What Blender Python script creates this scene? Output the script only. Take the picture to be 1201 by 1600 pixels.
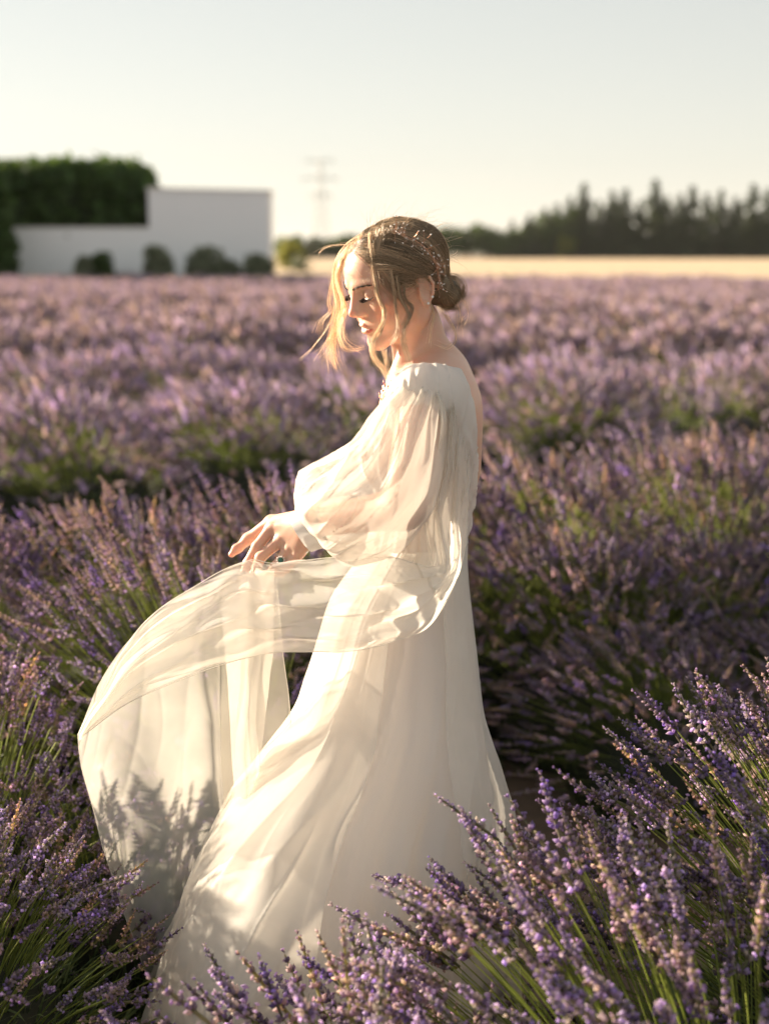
import bpy, math, random
import numpy as np
from mathutils import Vector, Matrix, Euler

R = math.radians
rng = np.random.default_rng(7)
random.seed(7)
scene = bpy.context.scene
for o in list(bpy.data.objects):
    bpy.data.objects.remove(o)

# ------------------------------------------------------------------ camera
F_PX, CX, CY, HZ, CAM_Z = 2222.2, 600.5, 800.0, 397.0, 1.64     # measured on the 1201 x 1600 photograph
PITCH = math.atan((CY - HZ) / F_PX)
cam_d = bpy.data.cameras.new('camera')
cam = bpy.data.objects.new('camera', cam_d)
scene.collection.objects.link(cam)
cam.location = (0, 0, CAM_Z)
cam.rotation_euler = (math.pi / 2 - PITCH, 0, 0)
cam_d.sensor_fit = 'VERTICAL'; cam_d.sensor_height = 36; cam_d.sensor_width = 27; cam_d.lens = 50
cam_d.clip_start = 0.05; cam_d.clip_end = 9000
cam_d.dof.use_dof = True; cam_d.dof.focus_distance = 2.62; cam_d.dof.aperture_fstop = 2.3
scene.camera = cam

# ------------------------------------------------------------------ sky and sun
SUN_AZ, SUN_EL = R(-62), R(16)          # azimuth from +Y, towards -X (left of the view)
world = bpy.data.worlds.new('World'); scene.world = world; world.use_nodes = True
wn = world.node_tree; bg = wn.nodes['Background']
sky = wn.nodes.new('ShaderNodeTexSky'); sky.sky_type = 'NISHITA'; sky.sun_disc = False
sky.sun_elevation = SUN_EL; sky.sun_rotation = SUN_AZ; sky.altitude = 200
sky.air_density = 1.3; sky.dust_density = 0.25; sky.ozone_density = 1.0
hsv = wn.nodes.new('ShaderNodeHueSaturation'); hsv.inputs['Saturation'].default_value = .42
gam = wn.nodes.new('ShaderNodeGamma'); gam.inputs['Gamma'].default_value = .50      # evens out the whole hazy sky
wn.links.new(sky.outputs[0], gam.inputs['Color']); wn.links.new(gam.outputs[0], hsv.inputs['Color']); wb = wn.nodes.new('ShaderNodeMix'); wb.data_type = 'RGBA'; wb.blend_type = 'MULTIPLY'; wb.inputs[0].default_value = 1; wb.inputs[7].default_value = (1, .985, .945, 1)
wn.links.new(hsv.outputs[0], wb.inputs[6]); wn.links.new(wb.outputs[2], bg.inputs[0]); bg.inputs[1].default_value = 0.096
sun_d = bpy.data.lights.new('sun', 'SUN'); sun = bpy.data.objects.new('sun', sun_d); scene.collection.objects.link(sun)
sun_d.energy = 5.0; sun_d.angle = R(0.8); sun_d.color = (1.0, 0.83, 0.63)
SUN_V = Vector((math.sin(SUN_AZ) * math.cos(SUN_EL), math.cos(SUN_AZ) * math.cos(SUN_EL), math.sin(SUN_EL)))
sun.rotation_euler = SUN_V.to_track_quat('Z', 'Y').to_euler(); sun.location = (-20, 15, 8)
scene.view_settings.view_transform = 'Standard'; scene.view_settings.look = 'None'
scene.view_settings.gamma = 1; scene.view_settings.exposure = 1.95
scene.cycles.transparent_max_bounces = 24
scene.cycles.max_bounces = 10; scene.cycles.diffuse_bounces = 4; scene.cycles.transmission_bounces = 8

# ------------------------------------------------------------------ helpers
Y0 = 2.6
_cp, _sp = math.cos(PITCH), math.sin(PITCH)
def P(px, py, dy=0.0):
    """world point seen at photo pixel (px,py) on the upright plane at distance Y0+dy"""
    cx, cy = (px - CX) / F_PX, (CY - py) / F_PX
    d = np.array([cx, _cp + cy * _sp, -_sp + cy * _cp])
    return np.array([0, 0, CAM_Z]) + d * ((Y0 + dy) / d[1])

ROOT = {}
def tag(o, label=None, cat=None, group=None, kind=None):
    if label: o['label'] = label
    if cat: o['category'] = cat
    if group: o['group'] = group
    if kind: o['kind'] = kind
    return o
def link(o, parent=None):
    scene.collection.objects.link(o)
    if parent is not None: o.parent = parent
    return o
def empty(name, loc):
    o = bpy.data.objects.new(name, None); link(o); o.location = loc; o.empty_display_size = .2
    return o
def origin(o):
    v = np.zeros(3)
    while o is not None:
        v = v + np.array(o.location); o = o.parent
    return v
def mesh(name, V, Fs, mat=None, col=None, smooth=True):
    """V (n,3); Fs a list of int arrays (m,k) (k may differ between arrays); col (n,3|4) point colours"""
    me = bpy.data.meshes.new(name)
    V = np.asarray(V, np.float32)
    if isinstance(Fs, np.ndarray): Fs = [Fs]
    Fs = [np.asarray(f, np.int32) for f in Fs if len(f)]
    me.vertices.add(len(V)); me.vertices.foreach_set('co', V.ravel())
    loops = np.concatenate([f.ravel() for f in Fs])
    tot = np.concatenate([np.full(len(f), f.shape[1], np.int32) for f in Fs])
    start = np.concatenate([[0], np.cumsum(tot)[:-1]]).astype(np.int32)
    me.loops.add(len(loops)); me.loops.foreach_set('vertex_index', loops)
    me.polygons.add(len(tot)); me.polygons.foreach_set('loop_start', start); me.polygons.foreach_set('loop_total', tot)
    me.polygons.foreach_set('use_smooth', np.full(len(tot), smooth))
    if col is not None:
        col = np.asarray(col, np.float32)
        if col.shape[1] == 3: col = np.concatenate([col, np.ones((len(col), 1), np.float32)], 1)
        a = me.color_attributes.new('tint', 'FLOAT_COLOR', 'POINT'); a.data.foreach_set('color', col.ravel())
    me.update(calc_edges=True)
    if mat: me.materials.append(mat)
    return me
def obj(name, V, Fs, mat, parent=None, col=None, smooth=True):
    """links one mesh object; V in world space"""
    V = np.asarray(V, float)
    if parent is not None: V = V - origin(parent)
    o = bpy.data.objects.new(name, mesh(name, V, Fs, mat, col, smooth))
    return link(o, parent)

class MB:
    """collects shapes into one mesh"""
    def __init__(s): s.V = []; s.F = {3: [], 4: []}; s.C = []; s.n = 0
    def add(s, V, F, c=None):
        V = np.asarray(V, float); F = np.asarray(F, np.int64)
        s.V.append(V); s.F[F.shape[1]].append(F + s.n); s.n += len(V)
        if c is not None:
            c = np.asarray(c, float); s.C.append(np.broadcast_to(c, (len(V), 3)) if c.ndim == 1 else c)
    def box(s, c, h, rz=0.0):
        c = np.array(c, float); h = np.array(h, float)
        v = np.array([[x, y, z] for x in (-1, 1) for y in (-1, 1) for z in (-1, 1)]) * h
        ca, sa = math.cos(rz), math.sin(rz)
        v = np.stack([v[:, 0] * ca - v[:, 1] * sa, v[:, 0] * sa + v[:, 1] * ca, v[:, 2]], 1) + c
        s.add(v, [[0, 1, 3, 2], [4, 6, 7, 5], [0, 4, 5, 1], [2, 3, 7, 6], [0, 2, 6, 4], [1, 5, 7, 3]])
    def tube(s, pts, r, k=6, c=None, cap=True):
        V, F = tube_geo(pts, r, k, cap); s.add(V, F, c)
    def arrays(s):
        V = np.concatenate(s.V); F = [np.concatenate(f) for f in s.F.values() if f]
        return V, F, (np.concatenate(s.C) if s.C else None)
    def build(s, name, mat, parent=None, smooth=True):
        V, F, C = s.arrays(); return obj(name, V, F, mat, parent, C, smooth)

def tube_geo(pts, r, k=6, cap=True):
    pts = np.asarray(pts, float); n = len(pts)
    r = np.broadcast_to(np.asarray(r, float), (n,))
    t = np.gradient(pts, axis=0); t /= np.linalg.norm(t, axis=1, keepdims=True) + 1e-12
    up = np.array([0.31, 0.17, 0.93]); a = np.cross(t, up); a /= np.linalg.norm(a, axis=1, keepdims=True) + 1e-9
    b = np.cross(t, a)
    th = np.arange(k) * 2 * math.pi / k
    V = pts[:, None] + r[:, None, None] * (np.cos(th)[None, :, None] * a[:, None] + np.sin(th)[None, :, None] * b[:, None])
    V = V.reshape(-1, 3); i = np.arange(n - 1)[:, None] * k; j = np.arange(k)[None]
    j2 = (j + 1) % k
    F = np.stack([i + j, i + j2, i + k + j2, i + k + j], -1).reshape(-1, 4)
    return V, F

def cr(pts, n):
    """Catmull-Rom through pts (m,d), n samples"""
    pts = np.asarray(pts, float); m = len(pts)
    p = np.concatenate([[2 * pts[0] - pts[1]], pts, [2 * pts[-1] - pts[-2]]])
    t = np.linspace(0, m - 1, n); i = np.minimum(t.astype(int), m - 2); f = (t - i)[:, None]
    p = p.reshape(m + 2, -1)
    a, b, c, d = p[i], p[i + 1], p[i + 2], p[i + 3]
    o = .5 * (2 * b + (c - a) * f + (2 * a - 5 * b + 4 * c - d) * f ** 2 + (3 * b - a - 3 * c + d) * f ** 3)
    return o.reshape((n,) + pts.shape[1:])
def grid_faces(nu, nv, wrap=False):
    i = np.arange(nu - 1)[:, None] * nv; j = np.arange(nv if wrap else nv - 1)[None]; j2 = (j + 1) % nv
    return np.stack([i + j, i + j2, i + nv + j2, i + nv + j], -1).reshape(-1, 4)
def sm(a, b, x):
    t = np.clip((x - a) / (b - a), 0, 1); return t * t * (3 - 2 * t)
def vnoise(p, seed=0):
    """smooth value noise, p (n,3)"""
    p = np.asarray(p, float); i = np.floor(p).astype(np.int64); f = p - i; f = f * f * (3 - 2 * f)
    def h(x, y, z):
        q = (x * 374761393 + y * 668265263 + z * 2147483647 + seed * 974711) & 0x7fffffff
        q = ((q ^ (q >> 13)) * 1274126177) & 0x7fffffff
        return ((q ^ (q >> 16)) & 0xffff) / 32767.5 - 1
    o = 0
    for dx in (0, 1):
        for dy in (0, 1):
            for dz in (0, 1):
                w = (f[:, 0] if dx else 1 - f[:, 0]) * (f[:, 1] if dy else 1 - f[:, 1]) * (f[:, 2] if dz else 1 - f[:, 2])
                o = o + w * h(i[:, 0] + dx, i[:, 1] + dy, i[:, 2] + dz)
    return o

def crinkle(V, sc, amt, seed=0):
    """sharp irregular fabric creases: ridges of warped noise"""
    w_ = V + .05 * np.stack([vnoise(V * 6, seed + 1), vnoise(V * 6, seed + 2), vnoise(V * 6, seed + 3)], 1)
    r1 = 1 - np.abs(vnoise(w_ * sc, seed + 4)); r2 = 1 - np.abs(vnoise(w_ * sc * 2.3, seed + 5))
    m = .5 + .5 * vnoise(V * 5, seed + 6)
    return amt * (r1 ** 4 + .45 * r2 ** 4) * np.clip(m + .25, 0, 1.2)
def folds_noise(a, b, c, seed):
    """long sharp creases: ridges of warped noise in the cloth's own coordinates"""
    p = np.stack([a, b, c], 1); p = p + .35 * np.stack([vnoise(p * .9, seed), vnoise(p * .9, seed + 1), vnoise(p * .9, seed + 2)], 1)
    r1 = 1 - np.abs(vnoise(p, seed + 3)); r2 = 1 - np.abs(vnoise(p * 2.1 + 7, seed + 4)); r3 = 1 - np.abs(vnoise(p * 4.3 + 3, seed + 5))
    return r1 ** 7 + .5 * r2 ** 7 + .22 * r3 ** 6
# ------------------------------------------------------------------ materials
def mat(name, color, rough=.7, noise=None, tint=False, bump=None, translucent=0.0, alpha=None, sss=0.0, spec=.3, hue_var=None, metal=0.0, tcol=None, island=0.0):
    m = bpy.data.materials.new(name); m.use_nodes = True
    nt = m.node_tree; N = nt.nodes; L = nt.links; N.clear()
    out = N.new('ShaderNodeOutputMaterial')
    col = N.new('ShaderNodeRGB'); col.outputs[0].default_value = (*color, 1); c = col.outputs[0]
    if tint:
        a = N.new('ShaderNodeAttribute'); a.attribute_name = 'tint'
        mx = N.new('ShaderNodeMix'); mx.data_type = 'RGBA'; mx.blend_type = 'MULTIPLY'; mx.inputs[0].default_value = 1
        L.new(c, mx.inputs[6]); L.new(a.outputs[0], mx.inputs[7]); c = mx.outputs[2]
    tc = N.new('ShaderNodeTexCoord')
    if noise:
        sc, amt, c2 = noise
        n = N.new('ShaderNodeTexNoise'); n.inputs['Scale'].default_value = sc; n.inputs['Detail'].default_value = 5
        L.new(tc.outputs['Object'], n.inputs['Vector'])
        rp = N.new('ShaderNodeMapRange'); rp.inputs[1].default_value = .35; rp.inputs[2].default_value = .65; rp.inputs[4].default_value = amt
        L.new(n.outputs[0], rp.inputs[0])
        mx = N.new('ShaderNodeMix'); mx.data_type = 'RGBA'; L.new(rp.outputs[0], mx.inputs[0]); L.new(c, mx.inputs[6]); mx.inputs[7].default_value = (*c2, 1); c = mx.outputs[2]
    if island:
        g = N.new('ShaderNodeNewGeometry'); hs = N.new('ShaderNodeHueSaturation')
        rp = N.new('ShaderNodeMapRange'); rp.inputs[3].default_value = 1 - island; rp.inputs[4].default_value = 1 + island
        L.new(g.outputs['Random Per Island'], rp.inputs[0]); L.new(rp.outputs[0], hs.inputs['Value']); L.new(c, hs.inputs['Color']); c = hs.outputs[0]
    b = N.new('ShaderNodeBsdfPrincipled'); L.new(c, b.inputs['Base Color']); b.inputs['Roughness'].default_value = rough
    b.inputs['Specular IOR Level'].default_value = spec; b.inputs['Metallic'].default_value = metal
    if sss:
        b.inputs['Subsurface Weight'].default_value = sss; b.inputs['Subsurface Radius'].default_value = (1, .35, .18); b.inputs['Subsurface Scale'].default_value = .012
    if bump:
        sc, st, dist = bump
        n = N.new('ShaderNodeTexNoise'); n.inputs['Scale'].default_value = sc; n.inputs['Detail'].default_value = 6
        L.new(tc.outputs['Object'], n.inputs['Vector'])
        bp = N.new('ShaderNodeBump'); bp.inputs['Strength'].default_value = st; bp.inputs['Distance'].default_value = dist
        L.new(n.outputs[0], bp.inputs['Height']); L.new(bp.outputs[0], b.inputs['Normal'])
    s = b.outputs[0]
    if translucent:
        t = N.new('ShaderNodeBsdfTranslucent')
        if tcol: t.inputs[0].default_value = (*tcol, 1)
        else: L.new(c, t.inputs[0])
        mx = N.new('ShaderNodeMixShader'); mx.inputs[0].default_value = translucent; L.new(s, mx.inputs[1]); L.new(t.outputs[0], mx.inputs[2]); s = mx.outputs[0]
    if alpha is not None:
        t = N.new('ShaderNodeBsdfTransparent'); t.inputs[0].default_value = (1, .985, .96, 1)
        mx = N.new('ShaderNodeMixShader'); mx.inputs[0].default_value = alpha
        n = N.new('ShaderNodeTexNoise'); n.inputs['Scale'].default_value = 9; n.inputs['Detail'].default_value = 3
        L.new(tc.outputs['Object'], n.inputs['Vector'])
        rp = N.new('ShaderNodeMapRange'); rp.inputs[1].default_value = .3; rp.inputs[2].default_value = .7; rp.inputs[3].default_value = alpha - .05; rp.inputs[4].default_value = alpha + .05
        L.new(n.outputs[0], rp.inputs[0]); L.new(rp.outputs[0], mx.inputs[0])
        L.new(t.outputs[0], mx.inputs[1]); L.new(s, mx.inputs[2]); s = mx.outputs[0]
    L.new(s, out.inputs[0])
    return m

M = {}
M['soil'] = mat('soil', (.16, .11, .075), .95, (3.0, .8, (.09, .06, .04)), bump=(9, .6, .05))
M['wheat'] = mat('wheat', (.50, .375, .24), .9, (.4, .6, (.58, .45, .30)), bump=(4, .5, .2))
M['hill'] = mat('hill', (.10, .12, .08), .95, (.01, .7, (.07, .1, .06)))
M['skin'] = mat('skin', (.64, .395, .29), .46, (170, .22, (.60, .33, .235)), tint=True, sss=.6, spec=.35, bump=(420, .04, .002))
M['white'] = mat('white_satin', (.83, .81, .77), .6, bump=(260, .12, .002), translucent=.42, tcol=(.86, .83, .77))
M['overlay'] = mat('skirt_organza', (.84, .82, .78), .55, bump=(300, .1, .002), translucent=.5, tcol=(.87, .84, .78), alpha=.5)
M['sheer'] = mat('sheer_organza', (.84, .82, .78), .8, bump=(320, .15, .002), translucent=.5, tcol=(.87, .83, .76), alpha=.61, spec=.1)
M['train'] = mat('train_organza', (.83, .81, .77), .8, bump=(320, .15, .002), spec=.1, translucent=.45, tcol=(.84, .80, .73), alpha=.46)
M['cuff'] = mat('cuff_satin', (.84, .82, .79), .5, translucent=.25, bump=(300, .1, .002))
M['hair'] = mat('hair', (.53, .40, .265), .42, tint=True, spec=.5, translucent=.30, island=.3)
M['hair_base'] = mat('hair_base', (.13, .095, .06), .6, (60, .8, (.22, .165, .105)), bump=(160, .5, .004))
M['lash'] = mat('lash', (.018, .012, .01), .5)
M['gold'] = mat('rose_gold', (.80, .45, .30), .3, metal=1.0)
M['pearl'] = mat('pearl', (.85, .83, .80), .25, spec=.6)
M['emerald'] = mat('emerald', (.01, .10, .06), .08, spec=.8)
M['spike'] = mat('lavender_flower', (1, 1, 1), .8, tint=True, translucent=.60, island=.28, spec=.15)
M['stem'] = mat('lavender_stem', (1, 1, 1), .6, tint=True, translucent=.45, spec=.25)
M['shed'] = mat('white_render', (.86, .86, .85), .85, (.6, .25, (.80, .80, .79)), bump=(6, .15, .02))
M['cap'] = mat('roof_cap', (.78, .74, .68), .6)
M['hedge'] = mat('hedge_leaf', (.045, .085, .022), .55, island=.45, translucent=.25, tcol=(.10, .16, .02))
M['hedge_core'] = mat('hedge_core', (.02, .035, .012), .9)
M['pine'] = mat('pine_needles', (.035, .055, .026), .65, island=.4, translucent=.2, tcol=(.07, .09, .02))
M['broad'] = mat('tree_leaf', (.05, .085, .025), .6, island=.45, translucent=.25, tcol=(.12, .16, .03))
M['broad_sunlit'] = mat('sunlit_leaf', (.14, .17, .035), .6, island=.4, translucent=.4, tcol=(.30, .28, .05))  # yellow sunlight on the leaves is painted into this lighter leaf colour
M['bark'] = mat('bark', (.10, .07, .05), .9)
M['shrub'] = mat('olive_leaf', (.20, .22, .14), .6, island=.4, translucent=.25)
M['steel'] = mat('pylon_steel', (.35, .35, .35), .5, metal=.6)

# ------------------------------------------------------------------ ground, wheat, hills
def sheet(name, x0, x1, y0, y1, z, m, kind='structure', nx=40, ny=40, amp=0, sc=1):
    xs = np.linspace(x0, x1, nx); ys = np.linspace(y0, y1, ny)
    X, Y = np.meshgrid(xs, ys, indexing='ij'); p = np.stack([X.ravel(), Y.ravel(), np.full(X.size, z)], 1)
    if amp: p[:, 2] += amp * vnoise(p * sc, 3)
    return tag(obj(name, p, grid_faces(nx, ny), m), kind=kind)
sheet('ground', -3500, 3500, -60, 4200, 0, M['soil'])
w = sheet('wheat_field', -260, 320, 49.5, 425, .42, M['wheat'], nx=120, ny=120, amp=.10, sc=.35)
xs = np.linspace(-2600, 2600, 160); ys = np.linspace(2500, 4100, 30)
X, Y = np.meshgrid(xs, ys, indexing='ij'); p = np.stack([X.ravel(), Y.ravel(), np.zeros(X.size)], 1)
hgt = sm(2500, 2900, p[:, 1]) * (1 - sm(3500, 4100, p[:, 1])) * (26 + 16 * vnoise(p * .0016 + 4.3, 5) + 5 * vnoise(p * .006, 6)) * sm(900, -100, p[:, 0])
p[:, 2] = hgt - 1
tag(obj('hills', p, grid_faces(160, 30), M['hill']), kind='structure')

# ------------------------------------------------------------------ haze
hz = bpy.data.materials.new('haze'); hz.use_nodes = True; nt = hz.node_tree; nt.nodes.clear()
ho = nt.nodes.new('ShaderNodeOutputMaterial'); hv = nt.nodes.new('ShaderNodeVolumePrincipled')
hv.inputs['Color'].default_value = (.93, .92, .90, 1); hv.inputs['Density'].default_value = .00005; hv.inputs['Anisotropy'].default_value = .2
nt.links.new(hv.outputs[0], ho.inputs['Volume'])
m_ = np.array([[x, y, z] for x in (-3600, 3600) for y in (-70, 4300) for z in (-1.0, 60.0)])
o = obj('haze', m_, np.array([[0, 1, 3, 2], [4, 6, 7, 5], [0, 4, 5, 1], [2, 3, 7, 6], [0, 2, 6, 4], [1, 5, 7, 3]]), hz, smooth=False); tag(o, kind='stuff')

# ------------------------------------------------------------------ leaf cloud trees
def leaf_tris(pts, size, seed=0):
    g = np.random.default_rng(seed); n = len(pts)
    a = g.normal(size=(n, 3)); a /= np.linalg.norm(a, axis=1, keepdims=True)
    b = g.normal(size=(n, 3)); b = np.cross(a, b); b /= np.linalg.norm(b, axis=1, keepdims=True)
    s = size * g.uniform(.6, 1.4, (n, 1))
    V = np.stack([pts - a * s * .5, pts + a * s * .1 + b * s * .42, pts + a * s * .6, pts + a * s * .1 - b * s * .42], 1).reshape(-1, 3)
    return V, np.arange(n * 4).reshape(n, 4)
def blob_pts(n, g, center, rad):
    d = g.normal(size=(n, 3)); d /= np.linalg.norm(d, axis=1, keepdims=True)
    return np.array(center) + d * np.array(rad) * g.uniform(.62, 1.05, (n, 1))
def dist_px(px, d): return (px - CX) / F_PX * d
def conifer_mesh(g, h):
    pts = []
    n_w = 15
    for k in range(n_w):
        t = k / (n_w - 1); z = h * (.04 + .94 * t); r = h * .27 * (1 - t) ** .85 + .04
        nb = int(9 - 5 * t)
        for b in range(nb):
            a = g.uniform(0, 6.283); L = r * g.uniform(.7, 1.25)
            m = 30
            s = np.linspace(.05, 1, m)
            q = np.stack([np.cos(a) * L * s, np.sin(a) * L * s, z - .28 * L * s + .1 * L * s * s], 1) + g.normal(size=(m, 3)) * .16 * (h / 20)
            pts.append(q)
    return leaf_tris(np.concatenate(pts), h * .05, int(g.integers(1e6)))
conifers = []
gt = np.random.default_rng(21)
variants = [conifer_mesh(np.random.default_rng(100 + i), 20.0) for i in range(5)]
cmesh = [mesh('crown', V, F, M['pine'], smooth=False) for V, F in variants]
tm = MB(); tm.tube([(0, 0, 0), (0, 0, 9), (0, 0, 18)], [.35, .22, .05], 6); V, F, _ = tm.arrays(); trunk_me = mesh('trunk', V, F, M['bark'])
def conifer(px, d, h, i, label, group='conifers in the row beyond the wheat'):
    r = empty('conifer_tree', (dist_px(px, d), d, 0)); s = h / 20
    tag(r, label, 'tree', group)
    c = bpy.data.objects.new('crown', cmesh[i % 5]); link(c, r); c.scale = (s * gt.uniform(1.1, 1.6), s * 1.2, s); c.rotation_euler.z = gt.uniform(0, 6)
    t = bpy.data.objects.new('trunk', trunk_me); link(t, r); t.scale = (s, s, s)
    return r
tops = [(796, 346), (822, 338), (846, 328), (864, 322), (884, 312), (905, 292), (928, 318), (948, 303), (968, 300), (990, 318), (1013, 286), (1032, 312), (1052, 308), (1070, 296), (1092, 308), (1114, 302), (1136, 312), (1163, 294), (1186, 300), (1206, 305), (1230, 296), (1262, 306), (1295, 298), (1330, 300)]
ORD0 = ['first', 'second', 'third', 'fourth', 'fifth', 'sixth', 'seventh', 'eighth', 'ninth', 'tenth', 'eleventh', 'twelfth', 'thirteenth', 'fourteenth', 'fifteenth', 'sixteenth', 'seventeenth', 'eighteenth', 'nineteenth', 'twentieth', 'twenty first', 'twenty second', 'twenty third', 'twenty fourth']
ORD = ORD0
for i, (px, ty) in enumerate(tops):
    d = 400 + gt.uniform(-6, 6); h = CAM_Z + (HZ - ty) / F_PX * d
    vis = px < 1201
    lab = f'dark pointed conifer beyond the wheat, {ORD[i]} from the left in the tall row' if vis else 'dark conifer just past the right end of the tall tree row'
    conifer(px, d, h, i, lab)
for i, px in enumerate(range(890, 1330, 17)):           # the shaded ranks behind that close the row
    d = 412 + gt.uniform(0, 8); h = CAM_Z + (HZ - gt.uniform(322, 345)) / F_PX * d
    conifer(px, d, h, i + 2, 'lower dark conifer filling the second rank behind the tall conifer row', 'conifers in the second rank')

def broad_tree(px, d, top, w, label, m, group, seed, name='leafy_tree', n=900):
    g = np.random.default_rng(seed); h = CAM_Z + (HZ - top) / F_PX * d; wd = w / F_PX * d * .5
    x = dist_px(px, d); r = empty(name, (x, d, 0)); tag(r, label, 'tree' if h > 2.6 else 'bush', group)
    pts = []
    for k in range(9):
        c = (x + g.uniform(-.6, .6) * wd, d + g.uniform(-.5, .5) * wd, h * g.uniform(.25, .74)); rr = g.uniform(.3, .5)
        pts.append(blob_pts(n // 9, g, c, (wd * rr * 1.2, wd * rr, h * .26)))
    q = np.concatenate(pts); q[:, 2] = np.clip(q[:, 2], .05, h)
    V, F = leaf_tris(q, min(wd, h) * .20, seed); obj('crown', V, F, m, r, smooth=False)
    t = MB(); t.tube([(x, d, 0), (x + .1 * wd, d, h * .4), (x, d, h * .75)], [h * .03, h * .022, h * .008], 6)
    t.tube([(x, d, h * .35), (x - .4 * wd, d, h * .6)], [h * .018, h * .006], 5); t.tube([(x, d, h * .4), (x + .45 * wd, d, h * .65)], [h * .018, h * .006], 5)
    t.build('trunk', M['bark'], r)
    return r
lows = [(672, 350, 46), (700, 352, 44), (728, 351, 50), (757, 350, 44), (782, 356, 46), (806, 346, 46), (832, 338, 44), (856, 328, 46), (880, 320, 40)]
for i, (px, ty, w_) in enumerate(lows):
    broad_tree(px, 402 + gt.uniform(-4, 4), ty, w_ * 1.25, f'rounded dark tree beyond the wheat, {ORD[i]} to the right of the woman’s head', M['broad'], 'rounded trees beside the conifers', 300 + i)
broad_tree(878, 396, 366, 34, 'small sunlit yellow green tree in front of the dark tree row', M['broad_sunlit'], None, 340)
far = [(452, 366, 44), (490, 368, 48), (530, 366, 46), (570, 364, 50), (610, 360, 50), (645, 356, 48)]
for i, (px, ty, w_) in enumerate(far):
    broad_tree(px, 405, ty, w_ * 1.2, f'hazy green tree between the shed and the woman’s head, {ORD[i]} from the shed' if px < 535 else f'far green tree directly behind the woman’s head, {ORD[i - 3]} from her forehead', M['broad'] if i % 3 != 1 else M['shrub'], 'hazy trees behind the woman', 360 + i)
broad_tree(458, 120, 370, 46, 'yellow green sunlit bush at the wheat edge just right of the white shed', M['broad_sunlit'], None, 390, 'wheat_edge_bush')
broad_tree(472, 100, 394, 30, 'low tan bush standing in front of the wheat beside the shed', M['shrub'], None, 391, 'wheat_edge_bush')

# ------------------------------------------------------------------ pylon
pd = 430.0; px0 = dist_px(503, pd); ph = CAM_Z + (HZ - 254) / F_PX * pd
r = empty('electricity_pylon', (px0, pd, 0)); tag(r, 'faint lattice electricity pylon standing far off above the woman’s forehead', 'pylon')
def halfw(z): return 2.3 * (1 - z / ph) + .45
for sx in (-1, 1):
    for sy in (-1, 1):
        m = MB(); m.tube([(px0 + sx * halfw(z), pd + sy * halfw(z), z) for z in (0, ph * .5, ph)], .11, 4); m.build('leg', M['steel'], r)
m = MB(); zz = np.linspace(0, ph * .98, 12)
for a, b in zip(zz[:-1], zz[1:]):
    for sy in (-1, 1):
        m.tube([(px0 - halfw(a), pd + sy * halfw(a), a), (px0 + halfw(b), pd + sy * halfw(b), b)], .06, 3)
        m.tube([(px0 + halfw(a), pd + sy * halfw(a), a), (px0 - halfw(b), pd + sy * halfw(b), b)], .06, 3)
m.build('lattice_bracing', M['steel'], r)
for z, hw in ((ph * .985, 4.2), (ph * .80, 5.4), (ph * .63, 3.6)):
    m = MB(); m.tube([(px0 - hw, pd, z), (px0 + hw, pd, z)], .12, 4)
    m.tube([(px0 - hw, pd, z), (px0, pd, z + 1.4 if z < ph * .9 else z - 1.2), (px0 + hw, pd, z)], .08, 4); m.build('crossarm', M['steel'], r)
    for s in (-1, 1):
        m = MB(); m.tube([(px0 + s * hw * .95, pd, z), (px0 + s * hw * .95, pd, z - 1.6)], .09, 5); m.build('insulator', M['steel'], r)

# ------------------------------------------------------------------ white shed, low wall, hedge, shrubs
SD = 48.0
def zpx(y, d): return CAM_Z + (HZ - y) / F_PX * d
xa, xb = dist_px(240, SD), dist_px(424, SD)
r = empty('white_shed', ((xa + xb) / 2, SD, 0)); tag(r, 'plain white windowless shed with flat sloping roof behind the lavender field', 'shed')
zl, zr = zpx(300, SD), zpx(304, SD)
dep = 1.6
V = np.array([[xa, SD, 0], [xb, SD, 0], [xb, SD + dep, 0], [xa, SD + dep, 0], [xa, SD, zl], [xb, SD, zr], [xb, SD + dep, zr], [xa, SD + dep, zl]])
obj('wall', V, np.array([[0, 1, 5, 4], [1, 2, 6, 5], [2, 3, 7, 6], [3, 0, 4, 7]]), M['shed'], r, smooth=False)
e = .05
V = np.array([[xa - e, SD - e, zl], [xb + e, SD - e, zr], [xb + e, SD + dep + e, zr], [xa - e, SD + dep + e, zl]]); V2 = V + [0, 0, .07]
obj('roof', np.concatenate([V + [0, 0, .003], V2]), np.array([[3, 2, 1, 0], [4, 5, 6, 7], [0, 1, 5, 4], [1, 2, 6, 5], [2, 3, 7, 6], [3, 0, 4, 7]]), M['cap'], r, smooth=False)
wa, wb = dist_px(27, SD), xa - .004; wz = zpx(356, SD)
r = empty('garden_wall', ((wa + wb) / 2, SD, 0)); tag(r, 'low white rendered wall under the tall dark hedge', 'wall')
m = MB(); m.box(((wa + wb) / 2, SD + .16, wz / 2 - .03), ((wb - wa) / 2, .15, wz / 2 - .03)); m.build('wall_body', M['shed'], r, smooth=False)
m = MB(); m.box(((wa + wb) / 2, SD + .16, wz - .027), ((wb - wa) / 2, .17, .024)); m.build('coping', M['cap'], r, smooth=False)

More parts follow.
